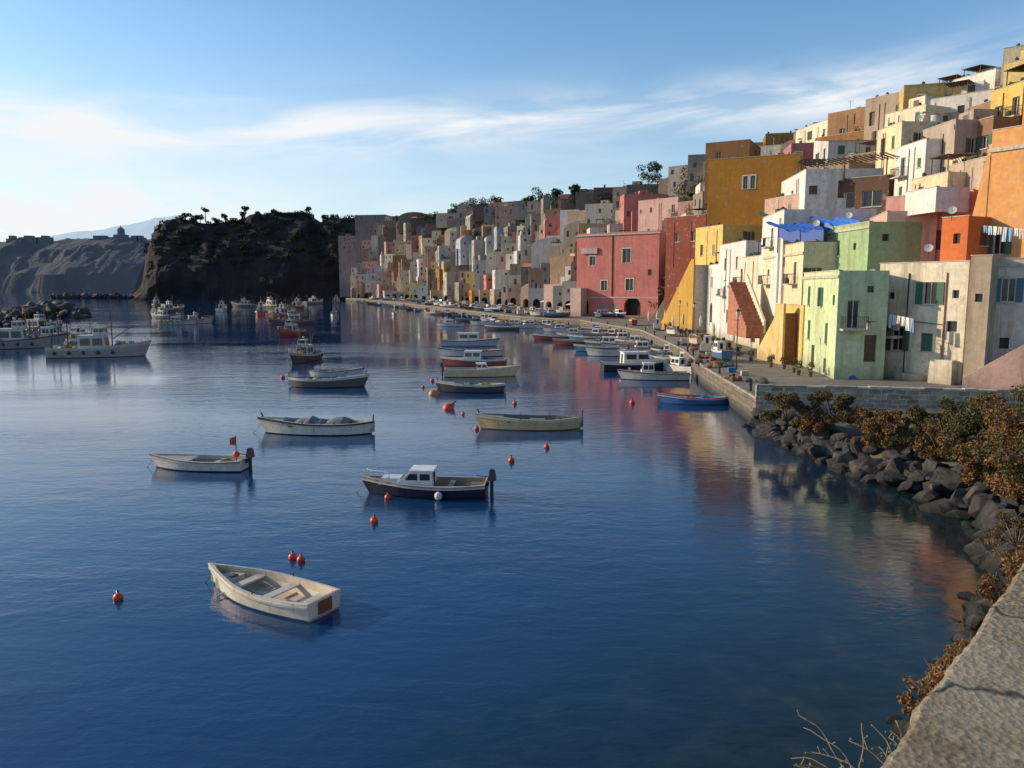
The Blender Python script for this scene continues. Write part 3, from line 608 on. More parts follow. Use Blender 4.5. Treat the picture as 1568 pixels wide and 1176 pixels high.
# ---------------------------------------------------------------- parapet and road by the viewpoint
CON,nt,b=nm('old_concrete'); g=N(nt,'ShaderNodeNewGeometry').outputs['Position']
v1=N(nt,'ShaderNodeTexVoronoi'); v1.inputs['Scale'].default_value=60; nt.links.new(g,v1.inputs['Vector'])
c1=ramp(nt,nz(nt,g,34,7,.8),[(.36,(.10,.075,.045)),(.5,(.27,.215,.14)),(.66,(.42,.35,.25))])
c2=mix(nt,ramp(nt,nz(nt,g,6,8,.75),[(.42,0),(.62,.8)]),c1,(.13,.095,.045))
c2=mix(nt,ramp(nt,nz(nt,g,2.2,8,.7),[(.5,0),(.6,.5)]),c2,(.36,.31,.23))
c3=mix(nt,ramp(nt,nz(nt,g,3.6,4,.6),[(.67,0),(.685,.8)]),c2,(.52,.49,.43))
crk=N(nt,'ShaderNodeTexVoronoi',feature='DISTANCE_TO_EDGE'); crk.inputs['Scale'].default_value=1.1; nv=N(nt,'ShaderNodeTexNoise'); nv.inputs['Scale'].default_value=5; nt.links.new(g,nv.inputs['Vector'])
va=N(nt,'ShaderNodeVectorMath',operation='SCALE'); va.inputs['Scale'].default_value=.25; nt.links.new(nv.outputs['Color'],va.inputs[0]); vb=N(nt,'ShaderNodeVectorMath',operation='ADD'); nt.links.new(g,vb.inputs[0]); nt.links.new(va.outputs[0],vb.inputs[1]); nt.links.new(vb.outputs[0],crk.inputs['Vector'])
ck=ramp(nt,crk.outputs['Distance'],[(0,1),(.012,0)])
nt.links.new(mix(nt,ck,c3,(.03,.025,.02)),b.inputs['Base Color']); b.inputs['Roughness'].default_value=.95
ad=mth(nt,'SUBTRACT',mth(nt,'ADD',nz(nt,g,30,8,.8),v1.outputs['Distance']),ck); bump(nt,b,ad,1,.007)
mb=MB(); u=V((.675,.738,0)).normalized(); w=V((u.y,-u.x,0)); o=V((.75,1.5,0)); mb.frame(o,u,w)
xs=np.linspace(-6,22,700)
def prof(x):
    j=noise.noise(V((x*4,0,0)))*.014+noise.noise(V((x*17,3,0)))*.012
    return [(-.0+j*.7+.012,5.5),(-.0+j,7.96),(.006+j*1.1,7.99+j*.2),(.02+j,8.0),(.25,8.005+j*.2),(.47,8.0),(.49,7.97),(.49,7.35)]
pr=None
for x in xs:
    q=[mb.P(x,a,c) for a,c in prof(x)]
    if pr:
        for j in range(len(q)-1): mb.poly([pr[j],q[j],q[j+1],pr[j+1]],CON)
    pr=q
mb.done('concrete_parapet',True)
mb=MB(); mb.frame(o,u,w); mb.box(-6,22,.035,.48,2.2,7.3,RW); mb.done('retaining_wall')
mb=MB(); mb.frame(o,u,w); mb.box(-8,24,.5,8,7.0,7.4,plain('asphalt',(.05,.05,.05),.9)); mb.done('road')

# ---------------------------------------------------------------- water
WM,nt,b=nm('sea_water'); g=N(nt,'ShaderNodeNewGeometry').outputs['Position']
sx=N(nt,'ShaderNodeSeparateXYZ'); nt.links.new(g,sx.inputs[0])
MR=lambda x,a,b_,c=0,d=1: mrange(nt,x,a,b_,c,d)
MA=lambda op,a,b_: mth(nt,op,a,b_)
sd_=MA('SUBTRACT',MA('MULTIPLY',sx.outputs[0],.74),MA('MULTIPLY',MA('MINIMUM',sx.outputs[1],26),.67))
shal=MR(MA('ADD',sd_,MA('MULTIPLY',nz(nt,g,.25,4),4)),-13,-2)
bed=ramp(nt,nz(nt,g,.9,5,.6),[(.35,(.005,.014,.018)),(.55,(.010,.022,.022)),(.7,(.024,.034,.027))])
deep=mix(nt,ramp(nt,nz(nt,g,.06,4),[(.35,0),(.65,.6)]),(.006,.042,.125),(.004,.032,.095))
nt.links.new(mix(nt,MA('MULTIPLY',shal,MR(sx.outputs[1],60,30,0,1)),deep,bed),b.inputs['Base Color'])
b.inputs['Roughness'].default_value=.03; b.inputs['IOR'].default_value=1.42
shelter=MR(sx.outputs[0],-12,14,1,.40)
farf=MR(sx.outputs[1],40,160,1,.55)
h1=nz(nt,mp(nt,g,(.5,1.0,1)),.75,3,.5,.4); h2=nz(nt,mp(nt,g,(.55,1,1)),3.0,5,.62,.3); cal=ramp(nt,nz(nt,mp(nt,g,(.35,1,1)),.06,3),[(.38,.3),(.62,1)])
a1=MA('ADD',h1,MA('MULTIPLY',h2,.5))
bump(nt,b,MA('MULTIPLY',MA('MULTIPLY',MA('MULTIPLY',a1,cal),shelter),farf),1,.05)
mb=MB(); mb.poly([(-30000,-300,0),(30000,-300,0),(30000,40000,0),(-30000,40000,0)],WM); mb.done('sea_water')

# ---------------------------------------------------------------- headland
HM,nt,b=nm('headland_rock'); g=N(nt,'ShaderNodeNewGeometry').outputs['Position']
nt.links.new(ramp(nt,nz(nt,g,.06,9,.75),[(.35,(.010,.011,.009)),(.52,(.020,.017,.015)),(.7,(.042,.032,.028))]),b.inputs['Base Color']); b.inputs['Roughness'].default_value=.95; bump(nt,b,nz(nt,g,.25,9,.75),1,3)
sk=[(205,452),(222,430),(226,385),(236,352),(252,338),(275,334),(300,338),(330,344),(360,338),(385,330),(410,326),(440,326),(468,326),(485,342),(505,334),(530,332),(552,338),(575,345),(620,350)]
cols=[]
for i in range(160):
    x=205+(620-205)*i/159
    for j in range(len(sk)-1):
        if sk[j][0]<=x<=sk[j+1][0]: f=(x-sk[j][0])/(sk[j+1][0]-sk[j][0]); y=sk[j][1]*(1-f)+sk[j+1][1]*f
    T=W(x,y,600); c=[]
    for k in range(24):
        s=k/23
        yy=560+40*s; z=-2+(T.z+2)*(s**.55); X=T.x*(yy/600.)
        p=V((X,yy,z)); nn=noise.fractal(p*.035,1,2,6); p.y+=nn*7; p.x+=noise.noise(p*.05)*4*(1-s); p.z+=noise.noise(p*.08)*2*(1 if k else 0); c.append(p)
    for e in (60,200,400): c.append(V((T.x,600+e,max(-2,T.z*(1-e/1000)))))
    cols.append(c)
mb=MB()
for i in range(159):
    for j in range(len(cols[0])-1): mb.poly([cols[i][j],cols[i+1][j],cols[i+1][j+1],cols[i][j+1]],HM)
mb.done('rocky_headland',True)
cl=[]
for i in range(360):
    c=random.choice(cols[8:]); p=c[random.choice([6,8,10,12,14,16,18,20,22,23,23,24])].copy(); p.z+=random.uniform(-1,.5); cl.append((p,random.uniform(1.3,3)))
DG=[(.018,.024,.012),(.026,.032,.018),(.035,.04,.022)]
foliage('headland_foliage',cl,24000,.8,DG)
def pine(x,ytop,Y=602,base=None):
    T=W(x,ytop,Y); zb=base if base else T.z-random.uniform(6,11); s=MB(); h=T.z-zb
    lean=V((random.uniform(-1,1),0,0)); top=V((T.x,Y,zb+h*.72)); s.cyl(V((T.x,Y,zb-5))-lean,top,.5,WOOD,.25,loc=False); c=[]
    for i in range(9):
        a=random.uniform(0,6.28); r=random.uniform(.3,h*.34); q=V((T.x+math.cos(a)*r,Y+math.sin(a)*r,zb+h*random.uniform(.58,.95))); s.cyl(top-Z*h*.15,q,.14,WOOD,.07,loc=False,n=4); c.append((q,random.uniform(.8,1.9)))
    foliage('pine_tree',c,800,.5,DG,s)
for x,y in ((284,325),(296,330),(314,318),(306,328),(332,333),(345,328),(358,334),(375,317),(370,325),(395,325),(420,321),(498,330),(510,327),(470,317)): pine(x,y)
for x,y,bz in ((886,284,300),(852,291,345),(1196,234,170)): pine(x,y,bz)
hs('fortress_palace',546,552,592,548,330,2,25,GREYP,None,lod=0); hs('fortress_wall_house',520,556,547,552,362,2,20,GREYP,None,lod=0)
hs('hilltop_building',412,612,470,608,327,50,20,(.2,.18,.16),None,lod=0); hs('pink_house',556,530,606,522,402,1,12,(.5,.28,.25),None,lod=0); hs('long_wall_house',592,545,690,520,330,25,15,(.34,.27,.24),None,lod=0)
# far shore and mountain
FM,nt,b=nm('far_shore_scrub_haze'); g=N(nt,'ShaderNodeNewGeometry').outputs['Position']; nt.links.new(ramp(nt,nz(nt,g,.012,9,.7),[(.35,(.022,.03,.038)),(.55,(.042,.046,.055)),(.7,(.075,.066,.068))]),b.inputs['Base Color']); b.inputs['Roughness'].default_value=1; bump(nt,b,nz(nt,g,.05,8,.7),.6,8)
b.inputs['Emission Color'].default_value=(.3,.4,.55,1); b.inputs['Emission Strength'].default_value=.06  # faint blue glow painted over the scrub colour as distance haze
MM,nt,b=nm('mountain_haze_glow'); b.inputs['Base Color'].default_value=(.12,.15,.18,1); b.inputs['Roughness'].default_value=1; b.inputs['Specular IOR Level'].default_value=0; b.inputs['Emission Color'].default_value=(.52,.66,.78,1); b.inputs['Emission Strength'].default_value=.75  # aerial haze painted as a pale blue emission on the mountain
def ridge(name,pts,Y,mat,dep,amp,sub=10,jit=.35):
    mb=MB(); cs=[]; n=220
    for i in range(n):
        x=pts[0][0]+(pts[-1][0]-pts[0][0])*i/(n-1)
        for j in range(len(pts)-1):
            if pts[j][0]<=x<=pts[j+1][0]: f=(x-pts[j][0])/(pts[j+1][0]-pts[j][0]); y=pts[j][1]*(1-f)+pts[j+1][1]*f
        T=W(x,y,Y); c=[]
        for k in range(sub+1):
            s=k/sub; q=V((T.x,Y-dep*(1-s),-2+(T.z+2)*s**.5)); sc_=.012*1500/Y; nn=noise.fractal(q*sc_,1,2,5); q.y+=nn*dep*jit; q.z=max(-2,q.z+amp*noise.fractal(q*sc_*2.5,1,2,5)*(s>0)); c.append(q)
        c.append(V((T.x,Y+dep*2,-2))); cs.append(c)
    for i in range(n-1):
        for j in range(sub+1): mb.poly([cs[i][j],cs[i+1][j],cs[i+1][j+1],cs[i][j+1]],mat)
    mb.done(name,True)
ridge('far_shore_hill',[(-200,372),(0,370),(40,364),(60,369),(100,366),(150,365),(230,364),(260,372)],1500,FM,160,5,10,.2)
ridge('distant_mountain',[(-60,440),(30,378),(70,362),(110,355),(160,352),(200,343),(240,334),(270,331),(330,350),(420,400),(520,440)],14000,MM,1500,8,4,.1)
p=W(186,370,1490); mb=MB(); pl=plain('church_stone',(.14,.15,.17),.9); mb.frame(p,V((1,0,0)),V((0,1,0))); mb.box(-22,22,-8,8,-8,8,pl); mb.box(-11,11,-8.1,8,8,13,pl); mb.cyl((0,0,13),(0,0,20),7,pl,7,12); mb.ball((0,0,20),7,pl,n=12); mb.cyl((0,0,26),(0,0,31),1.2,pl,.4); mb.done('domed_church')
for x in (20,45,70,150,160,215,208):
    p=W(x,370,1485); mb=MB(); mb.frame(p,V((1,0,0)),V((0,1,0))); a=random.uniform(8,18); mb.box(-a,a,-6,6,-8,random.uniform(5,9),pl); mb.box(-a*.4,a*.5,-6.2,5,-8,11,pl); mb.done('far_house')
it=[]
for i in range(170):
    x=random.uniform(8,132); e=min((x-8)/50,(132-x)/40,1); z=random.uniform(0,3.6)*max(.15,e); p=G(x,random.uniform(474,487)); p.z=z-.3; it.append((p,random.uniform(1.2,2.6)))
rocks('rocky_islet',it)
it=[]
for i in range(120):
    x=random.uniform(80,235); p=W(x,449+random.uniform(-1,2),640); p.z=random.uniform(0,2.2); it.append((p,random.uniform(2,3.4)))
for i in range(60):
    p=G(random.uniform(-60,30),random.uniform(488,500)); p.z=random.uniform(-.2,1.6); it.append((p,random.uniform(.8,1.8)))
rocks('breakwater_rocks',it)

# ---------------------------------------------------------------- boats
def hull(mb,L,B,H,mats,double=False,floor=.18,fore=.7,rim=.09,deck=None,draft=.25,sheer=.5):
    bottom,side,stripe,inner,rimm=mats; NS=22; sec=[]
    for i in range(NS+1):
        s=i/NS
        if s>.4: k=1-((s-.4)/.6)**2.3
        else: k=1-(.22 if not double else 1.0)*((.4-s)/.4)**(2 if not double else 2.6)
        bb=max(.03,B/2*k); h=H*(1+sheer*max(0,(s-.35)/.65)**2+.12*max(0,(.35-s)/.35)**2)
        x=(s-.5)*L; fl=0.08*L*max(0,(s-.75)/.25)**1.5; fs=-.04*L*max(0,(.2-s)/.2)**1.5 if double else 0
        dk=draft*(1-max(0,(s-.7)/.3)**2*.9)
        pts=[(0,-dk),(bb*.55,-dk*.75),(bb*.82,-.02),(bb*.9,.06),(bb*.95,h*.45),(bb*.99,h*.8),(bb,h)]
        o=[]
        for (y,z) in pts: q=(z+dk)/(h+dk); o.append((x+(fl+fs)*q,y,z))
        zf=floor if (s<fore or deck is None) else h-deck
        bi=max(.01,bb-rim); xi=x+(fl+fs)-(.1*max(0,(s-.9)/.1)); 
        inn=[(xi,bi,h+.01),(xi,max(.008,bi*.93),(h+zf)/2+.0),(xi,max(.006,bi*.8),zf),(xi,0,zf)]
        if i==0 and not double: inn=[(a+.06,b_,c) for a,b_,c in inn]
        sec.append(o+inn)
    mt=[bottom,bottom,bottom,side,side,stripe,rimm,inner,inner,inner]
    for sg in (1,-1):
        for i in range(NS):
            for j in range(10):
                a=[sec[i][j],sec[i+1][j],sec[i+1][j+1],sec[i][j+1]]; mb.poly([mb.P(x,sg*y,z) for x,y,z in a],mt[j])
        for i in range(NS):
            a,b_=sec[i][5],sec[i+1][5]
            mb.poly([mb.P(a[0],sg*(a[1]+.03),a[2]-.03),mb.P(b_[0],sg*(b_[1]+.03),b_[2]-.03),mb.P(b_[0],sg*(b_[1]+.03),b_[2]+.03),mb.P(a[0],sg*(a[1]+.03),a[2]+.03)],rimm)
            mb.poly([mb.P(a[0],sg*a[1],a[2]+.03),mb.P(b_[0],sg*b_[1],b_[2]+.03),mb.P(b_[0],sg*(b_[1]+.03),b_[2]+.03),mb.P(a[0],sg*(a[1]+.03),a[2]+.03)],rimm)
    s0=sec[0]
    for j in range(6):
        a,b_=s0[j],s0[j+1]; mb.poly([mb.P(a[0],a[1],a[2]),mb.P(b_[0],b_[1],b_[2]),mb.P(b_[0],-b_[1],b_[2]),mb.P(a[0],-a[1],a[2])],side if j>=3 else bottom)
    a,b_=s0[6],s0[7]; mb.poly([mb.P(a[0],a[1],a[2]),mb.P(b_[0]+.0,b_[1],b_[2]),mb.P(b_[0],-b_[1],b_[2]),mb.P(a[0],-a[1],a[2])],rimm)
    for j in (7,8): a,b_=s0[j],s0[j+1]; mb.poly([mb.P(a[0],a[1],a[2]),mb.P(b_[0],b_[1],b_[2]),mb.P(b_[0],-b_[1],b_[2]),mb.P(a[0],-a[1],a[2])],inner)
    return sec
W_=(.72,.68,.6); NAVY=(.012,.016,.035)
BLK=plain('black_plastic',(.02,.02,.022),.35,.1)
def outboard(mb,x,H):
    mb.box(x-.42,x-.08,-.17,.17,H+.12,H+.52,BLK,.05); mb.box(x-.36,x-.12,-.13,.13,H+.523,H+.6,BLK,.04); mb.box(x-.30,x-.16,-.06,.06,-.3,H+.118,BLK); mb.box(x-.1,x+.06,-.12,.12,H-.15,H+.05,IRON); mb.cyl((x-.1,0,H+.25),(x+.45,.05,H+.32),.02,BLK)
def thw(mb,x,w,z,m,t=.05,d=.24): mb.box(x-d/2,x+d/2,-w/2,w/2,z,z+t,m)
def cabin(mb,x0,x1,w,z0,z1,m,front=.25,winm=GLASS):
    p=[(x0,z0),(x1,z0),(x1-front,z1),(x0+.05,z1)]
    for sg in (1,-1):
        mb.poly([mb.P(x,sg*w/2*(.92 if z==z1 else 1),z) for x,z in p],m)
        zz0,zz1=z0+(z1-z0)*.42,z0+(z1-z0)*.85; L=x1-x0; L2=L-front*.7
        for f0,f1 in ((.1,.47),(.55,.93)):
            a=w/2*(1-.08*.42)+.008; b_=w/2*(1-.08*.85)+.008; sh=front*(.35 if f1>.8 else 0)
            mb.poly([mb.P(x0+L2*f0,sg*a,zz0),mb.P(x0+L2*f1+sh*.4,sg*a,zz0),mb.P(x0+L2*f1-sh*.4,sg*b_,zz1),mb.P(x0+L2*f0,sg*b_,zz1)],winm)
    y=w/2
    mb.poly([mb.P(x1,y,z0),mb.P(x1,-y,z0),mb.P(x1-front,-y*.92,z1),mb.P(x1-front,y*.92,z1)],m)
    f=lambda t:x1-front*t+.01
    mb.poly([mb.P(f(.4),y*.8,z0+(z1-z0)*.4),mb.P(f(.4),-y*.8,z0+(z1-z0)*.4),mb.P(f(.88),-y*.76,z0+(z1-z0)*.88),mb.P(f(.88),y*.76,z0+(z1-z0)*.88)],winm)
    mb.poly([mb.P(x0,y,z0),mb.P(x0,-y,z0),mb.P(x0+.05,-y*.92,z1),mb.P(x0+.05,y*.92,z1)],m); mb.poly([mb.P(x0-.006,y*.35,z0),mb.P(x0-.006,-y*.35,z0),mb.P(x0+.02,-y*.35,z0+(z1-z0)*.85),mb.P(x0+.02,y*.35,z0+(z1-z0)*.85)],DARK)
    mb.box(x0-.06,x1-front+.08,-y*.97,y*.97,z1+.003,z1+.06,m,.02)
def boat(name,kind,px,py,L,deg,side=W_,stripe=None,bottom=(.05,.05,.06),inner=None,B=None,cab=None,extras=(),H=None,loc=None,ropes=1,front=.25):
    mb=MB(); B=B or L*.34; sm=boatpaint(side); stp=boatpaint(stripe) if stripe else sm; bt=boatpaint(bottom); inn=boatpaint(inner or (.42,.36,.28)); rm=boatpaint((.55,.5,.42))
    if kind=='dinghy':
        H=H or .5; hull(mb,L,B,H,(bt,sm,stp,inn,rm),floor=.08,draft=.18,sheer=.35,rim=.1)
        thw(mb,-.1*L,B*.93,H*.62,rm,d=.28); thw(mb,.2*L,B*.72,H*.72,rm,d=.3); mb.box(-.47*L,-.33*L,-B*.36,B*.36,.1,H*.6,rm); mb.box(.30*L,.42*L,-B*.2,B*.2,.1,H*.9,rm); mb.box(-.32*L,.3*L,-.05,.05,.083,.14,rm)
        mb.box(-.5*L-.05,-.5*L-.003,-.25,.25,.12,H*.98,RUST)
        for k in (-.3,-.12,.1,.3): mb.box(k*L,k*L+.03,-B*.4,B*.4,.083,.12,rm)
        for sg in (-1,1): mb.cyl((-.05*L,sg*B*.47,H),(-.05*L,sg*B*.47,H+.12),.02,IRON)
        mb.ball((-.28*L,.2,.16),.12,ROPE,sc=(1.5,1.2,.5),n=8,jit=.2); mb.ball((.33*L,0,H*.95),.1,ROPE,sc=(1.5,1.2,.5),n=8,jit=.2)
    elif kind=='gozzo':
        H=H or .6; hull(mb,L,B,H,(bt,sm,stp,inn,rm),double=True,floor=.1,fore=.74,deck=.06,sheer=.45)
        for k in (-.28,-.02,.22): thw(mb,k*L,B*.85,H*.75,WOOD,d=.26)
        mb.box(-.15*L,.0,-B*.14,B*.14,.1,H*.9,inn); mb.cyl((.5*L,0,H),(.5*L+.25,0,H*1.85),.05,WOOD); mb.cyl((-.52*L,0,.2),(-.53*L,0,H*1.7),.05,WOOD)
        for k in (-.2,.1):
            for sg in (-1,1): mb.cyl((k*L,sg*B*.46,H),(k*L,sg*B*.47,H+.16),.025,IRON)
    else:
        H=H or .62; hull(mb,L,B,H,(bt,sm,stp,inn,rm),floor=.15,fore=.55,deck=.05,sheer=.4)
        thw(mb,-.2*L,B*.85,H*.7,inn); mb.box(-.47*L,-.36*L,-B*.36,B*.36,.15,H*.75,inn)
    if cab: cabin(mb,cab[0]*L,cab[1]*L,B*cab[2],H*.85,H+cab[3],boatpaint(cab[4] if len(cab)>4 else (.72,.7,.66)),front)
    if 'trunk' in extras: mb.box(.2*L,.40*L,-B*.24,B*.24,H*.9,H*1.38,boatpaint((.72,.7,.66)),.1)
    if 'outboard' in extras: outboard(mb,-.5*L,H)
    if 'tarp' in extras:
        tm=plain('boat_cover',(.13,.13,.14),.7,.3,2); rr=[]
        for i in range(13):
            x=-.3*L+i*.05*L; c_=H+.2+.1*math.sin(i*1.1)+.04*math.sin(i*2.9); rr.append([(x,-B*.42,H*.95),(x,-B*.25,c_-.07),(x,0,c_+.05),(x,B*.25,c_-.07),(x,B*.42,H*.95)])
        for i in range(12):
            for j in range(4): mb.poly([mb.P(*rr[i][j]),mb.P(*rr[i+1][j]),mb.P(*rr[i+1][j+1]),mb.P(*rr[i][j+1])],tm)
        for r_ in (rr[0],rr[-1]): mb.poly([mb.P(*q) for q in r_],tm)
    if 'fender' in extras:
        for a in (-.18,): mb.ball((a*L+.3,B*.5+.08,H*.35),.17,boatpaint((.7,.7,.66)),sc=(1,1,1.1)); mb.ball((a*L+.3,-B*.5-.08,H*.35),.17,boatpaint((.7,.7,.66)),sc=(1,1,1.1))
    if 'mast' in extras: mb.cyl((.05*L,0,H*.6),(.05*L,0,H+2.2),.035,WOOD,.02)
    if 'gear' in extras:
        for i in range(7): mb.ball((random.uniform(-.35,.3)*L,random.uniform(-.25,.25)*B,H*.9),random.uniform(.15,.28),plain('net_heap',random.choice([(.35,.28,.04),(.03,.1,.3),(.25,.07,.03),(.1,.12,.1)]),.9),sc=(1.4,1.2,.7),n=8,jit=.2)
    if 'flag' in extras:
        mb.cyl((-.42*L,.2,H*.5),(-.42*L,.2,H+1.25),.025,WOOD); fm=plain('orange_float',(.65,.06,.02),.6); mb.ball((-.42*L,.2,H+.3),.17,fm,n=12); mb.poly([mb.P(-.42*L,.2,H+1.2),mb.P(-.42*L+.3,.24,H+1.1),mb.P(-.42*L+.26,.3,H+.8),mb.P(-.42*L,.2,H+.75)],fm)
    if 'rail' in extras:
        pr=None
        for i in range(9):
            t=-1+2*i/8; x=L*(.52-.22*abs(t)**1.6); y=B*.36*t; q=(x,y,H*1.35+.35)
            mb.cyl((x-.05,y,H*1.15),q,.015,FRAME,n=4)
            if pr: mb.cyl(pr,q,.015,FRAME,n=4)
            pr=q
    if ropes:
        p,q=(.52*L,0,H*1.25),(.52*L+L*.12,.1,-.1); pr=p
        for i in range(1,6):
            f=i/5; c=tuple(p[k]*(1-f)+q[k]*f-(.15*math.sin(math.pi*f) if k==2 else 0) for k in range(3)); mb.cyl(pr,c,.014,ROPE,n=3,cap=False); pr=c
    if 'row' in extras: mb.cyl((-.3*L,-B*.2,H*.8),(.3*L,B*.1,H*.85),.03,WOOD)
    p=loc if loc is not None else G(px,py)
    return mb.done(name,False,p,math.radians(deg))
boat('rowing_dinghy','dinghy',411,918,4.4,150,(.76,.70,.58),bottom=(.30,.27,.22),inner=(.6,.5,.38),B=1.65,H=.48)
boat('cabin_motorboat','motor',655,756,5.2,176,NAVY,(.3,.3,.3),(.02,.02,.03),(.22,.16,.1),cab=(-.06,.27,.6,.55,(.75,.74,.7)),extras=('outboard','rail','fender','trunk'),B=1.9,H=.55,front=.75)
boat('open_motorboat','motor',308,717,4.7,174,(.66,.62,.56),(.2,.2,.22),extras=('outboard','flag','row'),B=1.7,H=.5)
boat('wooden_fishing_boat','gozzo',487,663,6.6,178,(.72,.66,.55),(.05,.04,.04),(.03,.03,.03),extras=('tarp','gear'),B=2.1,H=.7)
boat('wooden_fishing_boat','gozzo',812,656,6.3,180,(.66,.46,.22),(.58,.48,.3),(.3,.18,.08),inner=(.16,.13,.1),B=2.0,H=.7,extras=('row',))
boat('blue_rowing_boat','gozzo',1062,618,5.0,172,(.03,.14,.36),(.4,.06,.04),(.1,.1,.1),inner=(.05,.22,.4),B=1.8,H=.55,extras=('row','gear'))
boat('cabin_motorboat','motor',1003,581,6.5,176,(.6,.55,.5),(.2,.05,.03),(.1,.02,.02),cab=(.02,.22,.5,.9),extras=('mast','gear'),H=.7)
boat('cabin_cruiser','motor',972,567,7.4,8,NAVY,(.6,.6,.6),(.02,.02,.03),cab=(-.2,.28,.66,1.1),extras=('rail','mast','fender'),H=.9,front=.8)
boat('wooden_fishing_boat','gozzo',722,600,5.6,176,(.06,.05,.05),(.5,.5,.5),(.02,.02,.03),extras=('gear','row'),H=.7)
boat('cream_motorboat','motor',735,576,7.2,2,(.72,.52,.28),(.6,.5,.35),(.3,.2,.1),cab=(-.05,.15,.5,.5),extras=('outboard',),H=.8,front=.5)
boat('cabin_motorboat','motor',728,560,7.2,178,(.3,.07,.05),(.6,.6,.56),(.1,.03,.02),cab=(-.1,.2,.6,.9),extras=('gear',),H=.8)
boat('wooden_fishing_boat','gozzo',722,545,8,180,(.5,.5,.48),(.04,.07,.2),extras=('gear','mast'),H=.8)
boat('cabin_cruiser','motor',718,530,8.4,2,(.35,.42,.5),(.05,.08,.2),cab=(-.2,.2,.65,1.1),extras=('rail','mast'),H=.9)
boat('wooden_fishing_boat','gozzo',502,592,6.6,2,(.10,.09,.08),(.55,.5,.4),(.02,.02,.02),inner=(.1,.2,.4),extras=('gear','gear'),H=.8)
boat('blue_rowing_boat','gozzo',515,578,5,5,(.55,.5,.4),(.04,.14,.3),H=.7,extras=('gear',))
def trawler(px,py,L,deg,side=(.5,.5,.5),stripe=(.35,.08,.05),seedv=0,nm_='fishing_trawler'):
    random.seed(100+seedv+int(px)); mb=MB(); B=L*.32; H=1.15*L/11
    hull(mb,L,B,H,(boatpaint((.12,.03,.02)),boatpaint(side),boatpaint(stripe),boatpaint((.3,.26,.2)),boatpaint((.45,.41,.36))),double=False,floor=.5*H,fore=.62,deck=.1,draft=.5,sheer=.75)
    k=L/11; cw=boatpaint((.55,.52,.47))
    cabin(mb,-.18*L,.12*L,B*.58,.5*H,H+1.5*k,cw,.3); cabin(mb,-.02*L,.11*L,B*.42,H+1.56*k,H+2.5*k,cw,.2)
    mb.cyl((.16*L,0,H),(.16*L,0,H+4.4*k),.09*k,WOOD,.05*k); mb.cyl((-.3*L,0,H*.6),(-.3*L,0,H+3.6*k),.08*k,IRON,.05*k)
    for y in (-.33,.33): mb.cyl((-.44*L,y*B,H),(-.42*L,y*B*.8,H+2.4*k),.06*k,IRON)
    mb.cyl((-.42*L,-.27*B,H+2.4*k),(-.42*L,.27*B,H+2.4*k),.06*k,IRON)
    mb.cyl((.16*L,0,H+1*k),(.4*L,0,H+2.8*k),.05*k,WOOD); mb.cyl((-.3*L,0,H+1*k),(-.45*L,0,H+3.3*k),.05*k,WOOD)
    for a,b_ in (((.16*L,0,H+4.4*k),(.55*L,0,H*1.8)),((.16*L,0,H+4.4*k),(-.3*L,0,H+3.6*k)),((-.3*L,0,H+3.6*k),(-.5*L,0,H)),((.16*L,0,H+4.2*k),(0,B*.45,H)),((.16*L,0,H+4.2*k),(0,-B*.45,H))): mb.cyl(a,b_,.02*k,ROPE,n=3)
    for i in range(14):
        mb.ball((random.uniform(-.45,-.15)*L,random.uniform(-.35,.35)*B,H*1.0),random.uniform(.25,.55)*k,plain('net_heap',random.choice([(.35,.28,.04),(.03,.08,.2),(.25,.07,.03),(.1,.12,.1)]),.9),sc=(1.3,1.2,.7),n=8,jit=.2)
    for i in range(6): mb.box(*(lambda x,y,s:(x,x+s,y,y+s))(random.uniform(.14,.35)*L,random.uniform(-.2,.15)*B,.5*k),H,H+random.uniform(.4,.9)*k,plain('crate',random.choice([(.5,.12,.03),(.04,.15,.4),(.5,.45,.3)]),.6))
    for i in range(5):
        x=(-.4+i*.15)*L
        for sg in (-1,1): mb.ball((x,sg*(B*.48),H*.55),.24*k,BLK,sc=(1,.5,1),n=8)
    pr=None
    for i in range(9):
        t=-1+2*i/8; q=(L*(.56-.25*abs(t)**1.6),B*.38*t,H*1.65+.6*k); mb.cyl((q[0]-.1,q[1],H*1.4),q,.02*k,FRAME,n=4)
        if pr: mb.cyl(pr,q,.02*k,FRAME,n=4)
        pr=q
    mb.ball((0,0,H+2.9*k),.18*k,cw)
    mb.done(nm_,False,G(px,py),math.radians(deg))
trawler(150,546,11.5,12,(.34,.31,.28),(.42,.40,.36),1); trawler(25,533,12,20,(.26,.25,.25),(.1,.05,.05),2)
trawler(466,553,8.0,265,(.06,.06,.06),(.4,.35,.3),3); trawler(445,515,9,262,(.3,.05,.04),(.3,.06,.05),4); trawler(340,477,11,100,(.6,.58,.55),(.1,.1,.2),5); trawler(400,482,12,110,(.5,.08,.05),(.6,.6,.6),6)
trawler(432,486,12,70,(.3,.1,.08),(.5,.3,.2),7); trawler(248,487,9,150,(.1,.12,.15),(.5,.5,.5),8); trawler(272,497,8,10,(.4,.4,.38),(.1,.1,.1),9); trawler(298,495,8,30,(.5,.45,.4),(.1,.1,.1),10)
trawler(240,470,13,120,(.1,.1,.12),(.3,.3,.3),11); trawler(455,473,13,80,(.25,.1,.08),(.3,.3,.3),12); trawler(480,466,13,60,(.2,.2,.25),(.5,.5,.5),13); trawler(512,485,7,275,(.6,.6,.58),(.1,.1,.2),14); trawler(515,464,12,95,(.1,.15,.3),(.5,.5,.5),15); trawler(80,520,9,30,(.35,.3,.28),(.1,.1,.1),16); trawler(375,470,12,170,(.12,.1,.1),(.4,.4,.4),17)
